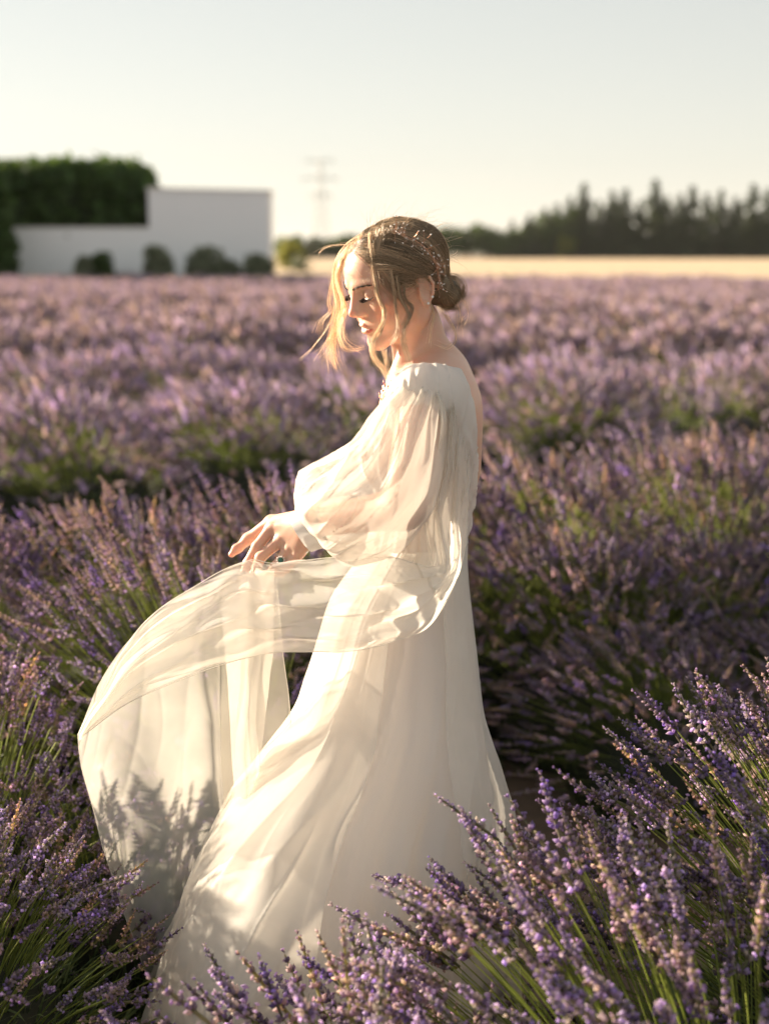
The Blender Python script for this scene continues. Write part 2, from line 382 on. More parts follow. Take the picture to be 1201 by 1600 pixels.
def hedge(name, x0, x1, y0, y1, z0, z1, label, seed, n=9000, parent_round=.5):
    g = np.random.default_rng(seed)
    r = empty(name, ((x0 + x1) / 2, (y0 + y1) / 2, 0)); tag(r, label, 'hedge')
    cx, cy, cz = (x0 + x1) / 2, (y0 + y1) / 2, (z0 + z1) / 2; hx, hy, hz = (x1 - x0) / 2, (y1 - y0) / 2, (z1 - z0) / 2
    u = g.uniform(-1, 1, (n, 3)); f = g.integers(0, 5, n)
    u[f == 0, 1] = -1; u[f == 1, 1] = -1; u[f == 2, 2] = 1; u[f == 3, 0] = 1; u[f == 4, 0] = -1
    p = u * [hx, hy, hz]
    k = 6.0; q = np.abs(u) ** k; s = 1 / np.maximum(q.sum(1), 1) ** (1 / k); p = p * s[:, None]   # rounded box
    p = p + [cx, cy, cz] + g.normal(size=(n, 3)) * .13
    p += .22 * np.stack([vnoise(p * .8, 1), vnoise(p * .8, 2), vnoise(p * .8, 3)], 1)
    V, F = leaf_tris(p, .30, seed); obj('foliage', V, F, M['hedge'], r, smooth=False)
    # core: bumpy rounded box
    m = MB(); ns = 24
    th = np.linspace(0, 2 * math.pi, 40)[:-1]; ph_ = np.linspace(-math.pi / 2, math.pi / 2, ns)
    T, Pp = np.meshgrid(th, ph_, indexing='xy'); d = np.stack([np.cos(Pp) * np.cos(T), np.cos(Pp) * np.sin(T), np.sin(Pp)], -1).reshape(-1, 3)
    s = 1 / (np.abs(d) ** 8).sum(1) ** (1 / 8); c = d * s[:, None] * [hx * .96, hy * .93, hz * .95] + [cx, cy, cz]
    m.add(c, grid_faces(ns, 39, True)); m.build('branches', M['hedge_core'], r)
    return r
HD = SD + 1.25
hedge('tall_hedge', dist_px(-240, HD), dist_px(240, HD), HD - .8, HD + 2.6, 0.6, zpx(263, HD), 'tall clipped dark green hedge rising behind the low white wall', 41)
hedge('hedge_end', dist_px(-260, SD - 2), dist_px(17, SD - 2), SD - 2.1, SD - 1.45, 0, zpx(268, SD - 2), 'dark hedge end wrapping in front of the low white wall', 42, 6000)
for i, (px, ty, w_, m_) in enumerate([(140, 402, 36, 'shrub'), (168, 396, 32, 'broad'), (254, 386, 46, 'shrub'), (322, 388, 58, 'shrub'), (362, 409, 32, 'shrub'), (408, 398, 56, 'shrub')]):
    d = SD - 2.4
    lab = ['small grey green shrub against the low white wall, left of its darker neighbour', 'small dark green shrub against the low white wall', 'upright rounded shrub at the corner where shed meets low wall',
           'widest rounded olive shrub before the middle of the white shed', 'smallest low shrub between two larger ones before the shed', 'low spreading shrub before the right corner of the white shed'][i]
    g = np.random.default_rng(70 + i); x = dist_px(px, d); h = zpx(ty, d); wd = w_ / F_PX * d / 2
    r = empty('garden_shrub', (x, d, 0)); tag(r, lab, 'shrub', 'shrubs along the white shed')
    q = np.concatenate([blob_pts(260, g, (x + g.uniform(-.4, .4) * wd, d + g.uniform(-.3, .3) * wd, h * g.uniform(.45, .7)), (wd * g.uniform(.5, .95), wd * .7, h * g.uniform(.3, .48))) for _ in range(5)])
    V, F = leaf_tris(np.clip(q, [-99, 0, .05], [99, 999, h]), .17, 70 + i); obj('leaves', V, F, M[m_], r, smooth=False)
    t = MB()
    for k in range(5): t.tube([(x, d, 0), (x + g.uniform(-.5, .5) * wd, d + g.uniform(-.4, .4) * wd, h * .7)], [.03, .01], 5)
    t.build('branches', M['bark'], r)

# ------------------------------------------------------------------ lavender
OCT = np.array([[0, 0, -.5], [.5, 0, 0], [0, .5, 0], [-.5, 0, 0], [0, -.5, 0], [0, 0, .5]])
OCF = np.array([[0, 2, 1], [0, 3, 2], [0, 4, 3], [0, 1, 4], [5, 1, 2], [5, 2, 3], [5, 3, 4], [5, 4, 1]])
CALYX = np.array([[.47, .385, .49], [.55, .46, .55], [.61, .53, .52], [.59, .52, .46], [.39, .31, .48]])
PETAL = np.array([[.58, .46, .70], [.66, .55, .74], [.48, .37, .66]])
def frame(d):
    d = d / (np.linalg.norm(d, axis=-1, keepdims=True) + 1e-9)
    h = np.where(np.abs(d[..., 2:3]) > .9, np.array([1., 0, 0]), np.array([0, 0, 1.]))
    a = np.cross(h, d); a /= np.linalg.norm(a, axis=-1, keepdims=True); b = np.cross(d, a)
    return a, b, d
def spike_hi(g, nw=8, per=6, L=.068, Rm=.0085):
    Vs, Fs, Cs = [], [], []; n = 0
    for w_ in range(nw):
        t = w_ / (nw - 1); z = L * (t ** .95) if w_ else -L * .10 * g.uniform(.3, 1.6)
        rr = Rm * (1.05 - .55 * t ** 1.6); k = per if w_ < nw - 1 else 4
        for j in range(k):
            a = 6.283 * (j + .5 * (w_ % 2)) / k + g.uniform(-.25, .25); el = g.uniform(.35, .8) + .6 * t
            d = np.array([math.cos(a) * math.cos(el), math.sin(a) * math.cos(el), math.sin(el)])
            ln = rr * g.uniform(.95, 1.35); wdt = ln * .52
            A, B, D = frame(d); c = np.array([0, 0, z + g.uniform(-.0015, .0015)]) + d * ln * .55
            Vs.append(OCT[:, :1] * A * wdt + OCT[:, 1:2] * B * wdt + OCT[:, 2:] * D * ln + c); Fs.append(OCF + n); n += 6
            cc = CALYX[g.integers(0, 5)] * g.uniform(.7, 1.15); Cs.append(np.tile(cc, (6, 1)))
            if g.random() < .20:
                c2 = c + d * ln * .6; s2 = ln * .55
                Vs.append(OCT[:, :1] * A * s2 * 1.3 + OCT[:, 1:2] * B * s2 * 1.3 + OCT[:, 2:] * D * s2 * .7 + c2); Fs.append(OCF + n); n += 6
                Cs.append(np.tile(PETAL[g.integers(0, 3)] * g.uniform(.8, 1.2), (6, 1)))
    av, af = tube_geo(np.array([[0, 0, -L * .16], [0, 0, L * .4], [0, 0, L * .97]]), [.0016, .0024, .0012], 4); af = np.concatenate([af[:, [0, 1, 2]], af[:, [0, 2, 3]]])
    Vs.append(av); Fs.append(af + n); Cs.append(np.tile([.30, .30, .16], (len(av), 1)))
    return np.concatenate(Vs), np.concatenate(Fs), np.concatenate(Cs)
def spike_mid(g, rings=6, k=5, L=.068, Rm=.0085):
    V, C = [], []
    for i in range(rings):
        t = i / (rings - 1); r0 = Rm * (1.0 - .6 * t ** 2) * (1.25 if i % 2 else .6) * g.uniform(.8, 1.2) if 0 < i < rings - 1 else Rm * .2
        a = np.arange(k) * 6.283 / k + g.uniform(0, 1)
        V.append(np.stack([np.cos(a) * r0, np.sin(a) * r0, np.full(k, L * t) + g.normal(size=k) * .003], 1))
        cc = CALYX[g.integers(0, 5, k)] * g.uniform(.75, 1.2, (k, 1)); pt = g.random(k) < .18; cc[pt] = PETAL[0]; C.append(cc)
    F = grid_faces(rings, k, True); F = np.concatenate([F[:, [0, 1, 2]], F[:, [0, 2, 3]]])
    return np.concatenate(V), F, np.concatenate(C)
def spike_low(g, L=.075, Rm=.011):
    k = 3; V, C = [], []
    for i, (t, r0) in enumerate(((0, .25), (.3, 1), (.65, .85), (1, .1))):
        a = np.arange(k) * 6.283 / k + i * .7; V.append(np.stack([np.cos(a) * Rm * r0, np.sin(a) * Rm * r0, np.full(k, L * t)], 1))
        C.append(CALYX[g.integers(0, 5, k)] * g.uniform(.8, 1.25, (k, 1)))
    F = grid_faces(4, k, True); F = np.concatenate([F[:, [0, 1, 2]], F[:, [0, 2, 3]]])
    return np.concatenate(V), F, np.concatenate(C)
gs = np.random.default_rng(5)
SP_HI = [spike_hi(gs, nw=int(gs.integers(6, 11)), L=gs.uniform(.048, .086), Rm=gs.uniform(.0072, .0100)) for _ in range(12)]
SP_HI = [(v, f, c * np.array(t_)) for (v, f, c), t_ in zip(SP_HI, [(1, 1, 1), (1.08, 1.0, .82), (.78, .70, .98), (1.15, 1.12, 1.12), (1, .95, 1), (.9, .82, 1.0), (1.1, 1.0, .85), (.7, .62, .75), (1, 1, 1.05), (1.2, 1.1, .95), (.85, .8, .9), (1, .9, .95)])]
SP_MID = [spike_mid(gs, L=gs.uniform(.06, .08)) for _ in range(6)]
SP_LOW = [spike_low(gs) for _ in range(6)]

def place(protos, pos, dirs, scl, g, tone):
    """join oriented copies of proto meshes"""
    Vs, Fs, Cs = [], [], []; n = 0
    idx = g.integers(0, len(protos), len(pos)); A, B, D = frame(dirs); rot = g.uniform(0, 6.283, len(pos))
    A2 = A * np.cos(rot)[:, None] + B * np.sin(rot)[:, None]; B2 = -A * np.sin(rot)[:, None] + B * np.cos(rot)[:, None]
    for k, (v, f, c) in enumerate(protos):
        s = np.nonzero(idx == k)[0]
        if not len(s): continue
        W = (v[None, :, 0:1] * A2[s, None] + v[None, :, 1:2] * B2[s, None] + v[None, :, 2:3] * D[s, None]) * scl[s, None, None] + pos[s, None]
        Vs.append(W.reshape(-1, 3)); Fs.append((f[None] + (np.arange(len(s)) * len(v))[:, None, None]).reshape(-1, 3) + n); n += len(s) * len(v)
        Cs.append((c[None] * tone[s, None]).reshape(-1, 3))
    return np.concatenate(Vs), np.concatenate(Fs), np.concatenate(Cs)

def bush_layout(g, N, Rx=.62, H=.82, lean=(-.16, 0.0), low=True):
    """stem curves of one clump: returns base, mid, tip (N,3)"""
    q = np.sqrt(g.uniform(0, 1, N)); a = g.uniform(0, 6.283, N)
    d = np.stack([np.cos(a), np.sin(a)], 1)
    base = np.concatenate([d * (q * Rx * .28)[:, None], np.full((N, 1), .03)], 1)
    hz = H * (1 - .80 * q ** 2.8) * g.normal(1, .055, N)
    rad = q * Rx * g.normal(1, .10, N)
    tip = np.concatenate([d * rad[:, None] + np.array(lean) * (hz / H)[:, None], hz[:, None]], 1)
    mid = base + (tip - base) * .5; mid[:, 2] = hz * (.62 + .12 * q); mid[:, :2] = base[:, :2] + (tip - base)[:, :2] * (.34)
    return base, mid, tip
def stems_geo(g, base, mid, tip, segs=4, r=.0012, k=3, ext=None):
    t = np.linspace(0, 1, segs + 1)[None, :, None]
    pts = (1 - t) ** 2 * base[:, None] + 2 * t * (1 - t) * mid[:, None] + t ** 2 * tip[:, None]
    tg = np.gradient(pts, axis=1); A, B, D = frame(tg)
    th = np.arange(k) * 6.283 / k; n = len(base)
    rr = np.linspace(1.5, .9, segs + 1)[None, :, None, None] * r
    V = pts[:, :, None] + rr * (np.cos(th)[None, None, :, None] * A[:, :, None] + np.sin(th)[None, None, :, None] * B[:, :, None])
    f = grid_faces(segs + 1, k, True); F = (f[None] + (np.arange(n) * (segs + 1) * k)[:, None, None]).reshape(-1, 4)
    c0 = np.array([.18, .25, .055]); c1 = np.array([.31, .35, .085])
    cc = c0 + (c1 - c0) * np.linspace(0, 1, segs + 1)[None, :, None] * np.ones((n, 1, 1)); cc = cc * g.uniform(.7, 1.3, (n, 1, 1))
    C = np.repeat(cc, k, axis=1).reshape(-1, 3)
    return V.reshape(-1, 3), F, C
def leaves_geo(g, n, Rx, H):
    q = np.sqrt(g.uniform(0, 1, n)); a = g.uniform(0, 6.283, n); z = H * .60 * (1 - q ** 2.2) * g.uniform(.15, 1.05, n) + .02
    p = np.stack([np.cos(a) * q * Rx * .85, np.sin(a) * q * Rx * .85, z], 1)
    d = np.stack([np.cos(a) * (.3 + q), np.sin(a) * (.3 + q), g.uniform(.5, 1.6, n)], 1) + g.normal(size=(n, 3)) * .35
    A, B, D = frame(d); L = g.uniform(.05, .13, (n, 1)); w_ = g.uniform(.0022, .0042, (n, 1))
    V = np.stack([p - A * w_, p + A * w_, p + D * L * .6 + A * w_ * .8 + B * .006, p + D * L, p + D * L * .6 - A * w_ * .8 + B * .006], 1).reshape(-1, 3)
    i = np.arange(n)[:, None] * 5; F = np.concatenate([i + [0, 1, 2, 4]], 0); T = i + [4, 2, 3]
    c = np.array([.14, .18, .07]) * g.uniform(.6, 1.35, (n, 1)); C = np.repeat(c, 5, axis=0)
    return V, F, T, C
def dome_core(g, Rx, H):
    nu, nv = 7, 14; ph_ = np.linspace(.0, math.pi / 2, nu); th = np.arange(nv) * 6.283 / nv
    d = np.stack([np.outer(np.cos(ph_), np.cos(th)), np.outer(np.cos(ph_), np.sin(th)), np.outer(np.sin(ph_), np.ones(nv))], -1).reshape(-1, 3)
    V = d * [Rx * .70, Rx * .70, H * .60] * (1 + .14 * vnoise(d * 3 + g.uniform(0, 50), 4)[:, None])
    return V, grid_faces(nu, nv, True), np.tile([.045, .05, .03], (len(V), 1))  # solid core coloured near black, painting the shade in the bush's gaps
def tone_for(g, N):
    t = g.uniform(.72, 1.25, (N, 1)) * np.ones((N, 3)); w_ = g.random(N) < .3; t[w_] *= [1.07, 1.03, .84]; return t
def bush_meshes(seed, N, lod, Rx=.62, H=.82, lean=(-.16, 0)):
    g = np.random.default_rng(seed); b, m_, t = bush_layout(g, N, Rx, H, lean)
    d = t - m_ + g.normal(size=(N, 3)) * .06; 
    sv, sf, scol = place({0: SP_HI, 1: SP_MID, 2: SP_LOW}[lod], t, d, g.uniform(.9, 1.3, N) * (1.1, 1.25, 1.5)[lod], g, tone_for(g, N))
    mb = MB(); V, F, C = stems_geo(g, b, m_, t, 4 if lod == 0 else 3, .0012 if lod < 2 else .0018); mb.add(V, F, C)
    lv, lf, lt, lc = leaves_geo(g, (1500, 800, 420)[lod], Rx, H)
    n0 = mb.n; mb.add(lv, lf, lc); mb.F[3].append(lt + n0)
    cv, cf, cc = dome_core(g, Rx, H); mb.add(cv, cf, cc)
    V, F, C = mb.arrays()
    return mesh('flower_spikes', sv, sf, M['spike'], sc_(scol), lod == 0), mesh('stems', V, F, M['stem'], C, True)
def sc_(c): return np.clip(c, 0, 1)
BV = {0: [bush_meshes(900 + i, 520, 0) for i in range(4)], 1: [bush_meshes(920 + i, 620, 1) for i in range(3)] + [bush_meshes(930, 230, 1, H=.76)], 2: [bush_meshes(940 + i, 520, 2) for i in range(3)]}
gb = np.random.default_rng(11)
NB = [0]
def bush(x, y, lod, label, group, s=1.0, h=1.0, rz=None):
    r = empty('lavender_bush', (x, y, 0)); tag(r, label, 'lavender bush', group)
    r.rotation_euler.z = gb.uniform(-.45, .45) if rz is None else rz
    r.scale = (s, s, h)
    NB[0] += 1; sp, st = BV[lod][int(gb.integers(0, len(BV[lod])))]
    a = bpy.data.objects.new('flower_spikes', sp); link(a, r); a['kind'] = 'stuff'
    b = bpy.data.objects.new('stems', st); link(b, r); b['kind'] = 'stuff'
    return r
SPM = [mesh('flower_spike', v, f, M['spike'], sc_(c), True) for v, f, c in SP_HI]
def near_bush(x, y, Rx, H, N, lean, label, group, seed, singles=300, s_sp=1.0):
    """a close clump: its largest flower spikes are parts of their own"""
    g = np.random.default_rng(seed); b, m_, t = bush_layout(g, N, Rx, H, lean)
    r = empty('lavender_bush', (x, y, 0)); tag(r, label, 'lavender bush', group)
    d = t - m_ + g.normal(size=(N, 3)) * .05; A, B, D = frame(d)
    mb = MB(); V, F, C = stems_geo(g, b, m_, t, 6, .0013, 4); mb.add(V, F, C)
    lv, lf, lt, lc = leaves_geo(g, 2600, Rx, H); n0 = mb.n; mb.add(lv, lf, lc); mb.F[3].append(lt + n0)
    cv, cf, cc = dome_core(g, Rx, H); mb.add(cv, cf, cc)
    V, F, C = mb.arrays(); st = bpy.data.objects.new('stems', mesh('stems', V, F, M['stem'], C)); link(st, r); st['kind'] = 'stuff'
    tip_d = np.linalg.norm(t + [x, y, 0] - np.array([0, 0, CAM_Z]), axis=1); order = np.argsort(tip_d)
    one = order[:singles]; rest = order[singles:]
    for i in one:
        o = bpy.data.objects.new('flower_spike', SPM[int(g.integers(0, len(SPM)))]); link(o, r)
        s = g.uniform(.85, 1.25) * s_sp
        o.matrix_local = Matrix(((A[i, 0] * s, B[i, 0] * s, D[i, 0] * s, t[i, 0]), (A[i, 1] * s, B[i, 1] * s, D[i, 1] * s, t[i, 1]), (A[i, 2] * s, B[i, 2] * s, D[i, 2] * s, t[i, 2]), (0, 0, 0, 1))) @ Matrix.Rotation(g.uniform(0, 6.28), 4, 'Z')
    if len(rest):
        v, f, c = place(SP_HI, t[rest], d[rest], g.uniform(.85, 1.25, len(rest)) * s_sp, g, tone_for(g, len(rest)))
        o = bpy.data.objects.new('flower_spikes', mesh('flower_spikes', v, f, M['spike'], sc_(c), False)); link(o, r); o['kind'] = 'stuff'
    return r

U = np.array([.84, .545]); Nn = np.array([-.545, .84]); PITCH_R = 2.55; N_A = 1.42
def row_pt(k, t): return U * t + Nn * (N_A + PITCH_R * k)
# foreground row, in front of the woman
GA = 'lavender bushes of the foreground row'
near_bush(-.40, 1.50, .42, .45, 150, (-.14, .02), 'dark blurred lavender bush covering the hem of the gown, lowest in the foreground', GA, 61, 200, 1.4)
near_bush(.06, 1.80, .50, .53, 240, (-.18, .03), 'foreground lavender bush whose spikes cross the middle of the white skirt', GA, 62, 260, 1.35)
near_bush(.52, 1.98, .54, .66, 380, (-.20, .03), 'big foreground lavender bush with green stems showing right of the skirt', GA, 63, 300, 1.3)
near_bush(.98, 2.42, .60, .79, 420, (-.20, .03), 'tallest foreground lavender bush with sunlit tips, right of the gown’s train', GA, 64, 300, 1.25)
near_bush(.72, 1.38, .50, .62, 320, (-.18, .03), 'nearest foreground lavender bush, mostly below the big green stemmed one', GA, 65, 140, 1.35)
for i, t in enumerate((2.55, 3.15, 3.75, 4.35)):
    x, y = row_pt(0, t); bush(x, y, 0, f'lavender bush along the foreground row past the tallest one, {ORD[i]} beyond it', GA, 1.05, 1.02)
# left bank between woman and second row
GL = 'lavender bushes on the left bank'
near_bush(-.43, 3.62, .58, .80, 360, (-.26, .0), 'fan shaped lavender bush with bright green stems behind the raised hand', GL, 71, 220)
near_bush(-1.0, 3.06, .54, .72, 600, (-.06, -.05), 'shaded purple lavender bush left of the flying cape, topped with lit tips', GL, 72, 300, .95)
near_bush(-.86, 2.42, .52, .60, 560, (.0, -.05), 'low dark lavender bush at the lower left beside the cape', GL, 73, 260, .95)
near_bush(-.66, 2.98, .38, .44, 240, (-.05, -.05), 'small dark lavender bush behind the sheer cape', GL, 74, 120, .95)
bush(-1.55, 2.75, 0, 'lavender bush at the far left edge beside the shaded purple one', GL, 1.0, .95)
bush(-1.35, 3.75, 0, 'lavender bush in the dark gap behind the shaded purple one', GL, .9, .74)
# second row and beyond
RN = ['second', 'third', 'fourth', 'fifth', 'sixth', 'seventh', 'eighth', 'ninth', 'tenth', 'eleventh', 'twelfth', 'thirteenth']
# second row: three ranks make one broad bank
def vis_px(x, y): return CX + x / (y * _cp) * F_PX
def rank(spots, what, group, lod_of, sc, hs, by_one=True):
    """plant a rank of bushes, numbering those in view from the left"""
    spots = sorted(spots, key=lambda q: vis_px(*q)); seen = [q for q in spots if -40 < vis_px(*q) < 1241]
    for q in spots:
        px = vis_px(*q)
        if q not in seen: lab = f'{what}, just outside the frame'
        elif by_one: lab = f'{what}, {ORD[seen.index(q)]} from the left'
        else: lab = what
        bush(q[0], q[1], lod_of(q), lab, group, gb.uniform(*sc), gb.uniform(*hs))
crest = [tuple(row_pt(1, t) + gb.normal(size=2) * .06) for t in np.arange(1.18, 8.2, .56)]
rank(crest, 'lavender bush on the crest of the second row behind the woman', 'lavender bushes on the second row crest', lambda q: 0, (1.0, 1.15), (.96, 1.05))
flank = [tuple(row_pt(1, t + .28) - Nn * .52 + gb.normal(size=2) * .06) for t in np.arange(2.86, 8.2, .56)]
rank(flank, 'shaded lavender bush on the near flank of the second row', 'lavender bushes on the second row flank', lambda q: 0, (.85, 1.0), (.72, .85))
foot = [tuple(row_pt(1, t + .1) - Nn * 1.0 + gb.normal(size=2) * .06) for t in np.arange(2.86, 8.2, .56)]
rank(foot, 'lowest dark lavender bush at the shaded foot of the second row', 'lavender bushes at the second row foot', lambda q: 0, (.75, .9), (.48, .6))
for k in range(2, 12):
    n = N_A + PITCH_R * k + .95; spots = []
    for t in np.arange(-30, 40, .62 if k < 6 else .70):
        x, y = U * t + Nn * n + gb.normal(size=2) * .08
        if y < 2.5 or y > 26 or abs(x) > .30 * y + 1.0: continue
        spots.append((x, y))
    rank(spots, f'lavender bush in the {RN[k - 1]} row back, showing its spikes' if k < 4 else f'lavender bush in the blurred {RN[k - 1]} row back', f'lavender bushes of the {RN[k - 1]} row', lambda q: 1 if q[1] < 12 else 2, (1.0, 1.25), (.96, 1.12), k < 4)
# the rest of the field, nobody could count it
g = np.random.default_rng(17); pts = []; core_pts = []
ymin, ymax = 3.0, 46.4
cand = 330000
yy = np.sqrt(g.uniform(ymin ** 2, ymax ** 2, cand)); xx = g.uniform(-1, 1, cand) * (.56 * yy + 2.5)
nn = (xx * Nn[0] + yy * Nn[1] - N_A - .95) / PITCH_R; ph_ = np.abs(nn - np.round(nn)) * 2        # 0 at a crest, 1 in a gap
keep = (ph_ < .97) & (g.random(cand) < np.clip(26 / yy, .3, 1) * .9) & ~((nn < 11.4) & (yy < 26) & (np.abs(xx) < .30 * yy + 1.3)) & (nn > 1.2)
yy, xx, ph_ = yy[keep], xx[keep], ph_[keep]
pp = np.stack([xx, yy, np.zeros_like(xx)], 1)
zz = (.86 - .42 * ph_ ** 2) * (1 + .10 * vnoise(pp * 1.4, 2)) * g.normal(1, .05, len(xx)) - .06
pos = np.stack([xx, yy, zz], 1); dr = np.stack([g.normal(-.35, .25, len(xx)), g.normal(0, .25, len(xx)), np.ones(len(xx))], 1)
v, f, c = place(SP_LOW, pos, dr, 1.5 * np.clip(yy / 26, 1, 2.0), g, tone_for(g, len(xx)))
tag(obj('lavender_field', v, f, M['spike'], None, sc_(c), False), kind='stuff')
xs = np.linspace(-29, 29, 340); ys = np.linspace(ymin - .5, 47, 420); X, Y = np.meshgrid(xs, ys, indexing='ij')
nn = (X * Nn[0] + Y * Nn[1] - N_A - .95) / PITCH_R; q = np.abs(nn - np.round(nn)) * 2
Z = np.where((q < .95) & (nn > 1.2), .72 - .45 * q ** 2, .05) + .05 * vnoise(np.stack([X, Y, X * 0], -1).reshape(-1, 3) * 1.6, 8).reshape(X.shape)
cc = np.array([.15, .125, .14]) * (1 + .35 * vnoise(np.stack([X, Y, X * 0], -1).reshape(-1, 3) * 2.2, 9)[:, None]) + np.array([.0, .03, -.03]) * np.clip(vnoise(np.stack([X, Y, X * 0], -1).reshape(-1, 3) * .9, 12)[:, None], 0, 1)
inside = ((nn < 11.4) & (Y < 25) & (np.abs(X) < .30 * Y + 1.3)) | (np.abs(X) > .58 * Y + 3) | (nn < 1.1)
Q = grid_faces(340, 420); Q = Q[~inside.ravel()[Q].any(1)]
us = np.unique(Q); mp = np.full(X.size, -1); mp[us] = np.arange(len(us))
tag(obj('lavender_rows', np.stack([X, Y, Z], -1).reshape(-1, 3)[us], mp[Q], M['spike'], None, np.clip(cc, 0, 1)[us]), kind='stuff')

# ------------------------------------------------------------------ the woman
person = empty('person', tuple(P(640, 1000, 0) * np.array([1, 1, 0])))
tag(person, 'woman in a flowing white gown walking left, head bowed, lifting a sheer cape', 'person')
PO = origin(person)

# ---- signed distance modelling
HPITCH, HYAW, HROLL = R(20), R(27), R(2)
ear = P(657, 456, -.075)
def head_axes():
    Fw = np.array([-math.cos(HYAW), -math.sin(HYAW), 0.]); Lw = np.array([math.sin(HYAW), -math.cos(HYAW), 0.]); Uw = np.array([0, 0, 1.])
    F2 = Fw * math.cos(HPITCH) - Uw * math.sin(HPITCH); U2 = Uw * math.cos(HPITCH) + Fw * math.sin(HPITCH)
    L2 = Lw * math.cos(HROLL) - U2 * math.sin(HROLL); U3 = U2 * math.cos(HROLL) + Lw * math.sin(HROLL)
    return F2, L2, U3
hF, hL, hU = head_axes()
HO = ear - hL * .072
HM = np.stack([hF, hL, hU], 1)            # columns
def H(f, l, u):
    """head frame (cm) -> world"""
    return HO + (hF * f + hL * l + hU * u) * .01

class Field:
    def __init__(s, xs, ys, zs):
        s.x, s.y, s.z = xs, ys, zs
        s.F = np.full((len(xs), len(ys), len(zs)), .2, np.float32)
    def box(s, lo, hi):
        sl = []
        for a, l, h in zip((s.x, s.y, s.z), lo, hi):
            i, j = np.searchsorted(a, l), np.searchsorted(a, h); sl.append(slice(max(i - 1, 0), min(j + 1, len(a))))
        return tuple(sl)
    def pts(s, sl):
        X, Y, Z = np.meshgrid(s.x[sl[0]], s.y[sl[1]], s.z[sl[2]], indexing='ij'); return np.stack([X, Y, Z], -1)
    def apply(s, fn, lo, hi, k, op):
        sl = s.box(np.asarray(lo) - .03 - k, np.asarray(hi) + .03 + k)
        if any(q.stop - q.start < 2 for q in sl): return
        p = s.pts(sl); d = fn(p).astype(np.float32); f = s.F[sl]
        if op == 'sub': d = -d; h = np.clip(.5 - .5 * (d - f) / k, 0, 1); s.F[sl] = d + (f - d) * (1 - h) if False else (np.maximum(f, d) + k * .25 * np.maximum(1 - np.abs(f - d) / k, 0) ** 2)
        else: s.F[sl] = np.minimum(f, d) - k * .25 * np.maximum(1 - np.abs(f - d) / k, 0) ** 2
    def ell(s, c, rad, A=None, k=.01, op='add'):
        c = np.asarray(c); rad = np.asarray(rad, float); A = np.eye(3) if A is None else A; m = rad.max()
        def fn(p):
            q = (p - c) @ A; k0 = np.linalg.norm(q / rad, axis=-1); k1 = np.linalg.norm(q / rad ** 2, axis=-1) + 1e-9
            return k0 * (k0 - 1) / k1
        s.apply(fn, c - m, c + m, k, op)
    def cap(s, a, b, r1, r2, k=.01, op='add'):
        a = np.asarray(a, float); b = np.asarray(b, float); ab = b - a; L2 = ab @ ab; m = max(r1, r2)
        def fn(p):
            t = np.clip(((p - a) @ ab) / L2, 0, 1); return np.linalg.norm(p - a - t[..., None] * ab, axis=-1) - (r1 + (r2 - r1) * t)
        s.apply(fn, np.minimum(a, b) - m, np.maximum(a, b) + m, k, op)
    def chain(s, pts, rs, k=.01, op='add', **kw):
        for i in range(len(pts) - 1): s.cap(pts[i], pts[i + 1], rs[i], rs[i + 1], k, op)
    def surface(s):
        F = s.F; ins = F < 0
        cnt = np.zeros(tuple(n - 1 for n in F.shape), np.int8)
        for a in (0, 1):
            for b in (0, 1):
                for c in (0, 1): cnt += ins[a:F.shape[0] - 1 + a, b:F.shape[1] - 1 + b, c:F.shape[2] - 1 + c]
        idx = np.argwhere((cnt > 0) & (cnt < 8)); i, j, k = idx.T
        cor = {(a, b, c): F[i + a, j + b, k + c] for a in (0, 1) for b in (0, 1) for c in (0, 1)}
        acc = np.zeros((len(idx), 3)); num = np.zeros(len(idx))
        for ax in range(3):
            for u in (0, 1):
                for v in (0, 1):
                    o = [u, v]; o.insert(ax, 0); o2 = list(o); o2[ax] = 1
                    f0, f1 = cor[tuple(o)], cor[tuple(o2)]; cr_ = (f0 < 0) != (f1 < 0)
                    t = np.where(cr_, f0 / np.where(cr_, f0 - f1, 1), 0)
                    q = np.tile(np.array(o, float), (len(idx), 1)); q[:, ax] = t
                    acc += q * cr_[:, None]; num += cr_
        q = acc / num[:, None]
        V = np.stack([s.x[i] + q[:, 0] * (s.x[i + 1] - s.x[i]), s.y[j] + q[:, 1] * (s.y[j + 1] - s.y[j]), s.z[k] + q[:, 2] * (s.z[k + 1] - s.z[k])], 1)
        ID = np.full(cnt.shape, -1, np.int32); ID[i, j, k] = np.arange(len(idx)); Q = []
        for ax in range(3):
            sl0 = [slice(None)] * 3; sl1 = [slice(None)] * 3; sl0[ax] = slice(0, -1); sl1[ax] = slice(1, None)
            a, b = ins[tuple(sl0)], ins[tuple(sl1)]; e = np.argwhere(a != b)
            o1, o2 = [(1, 2), (2, 0), (0, 1)][ax]
            ok = (e[:, o1] > 0) & (e[:, o2] > 0) & (e[:, o1] < cnt.shape[o1]) & (e[:, o2] < cnt.shape[o2]); e = e[ok]
            def cid(d1, d2):
                c = e.copy(); c[:, o1] += d1; c[:, o2] += d2; return ID[c[:, 0], c[:, 1], c[:, 2]]
            quad = np.stack([cid(-1, -1), cid(0, -1), cid(0, 0), cid(-1, 0)], 1)
            flip = ~a[e[:, 0], e[:, 1], e[:, 2]]; quad[flip] = quad[flip][:, ::-1]; Q.append(quad)
        Q = np.concatenate(Q); return V, Q[(Q >= 0).all(1)]
    def sample(s, p):
        out = []
        for a, q in zip((s.x, s.y, s.z), p.T): out.append(np.clip(np.searchsorted(a, q), 0, len(a) - 1))
        return s.F[out[0], out[1], out[2]]
def axis(*segs):
    a = [np.arange(lo, hi, st) for lo, hi, st in segs]; return np.concatenate(a)

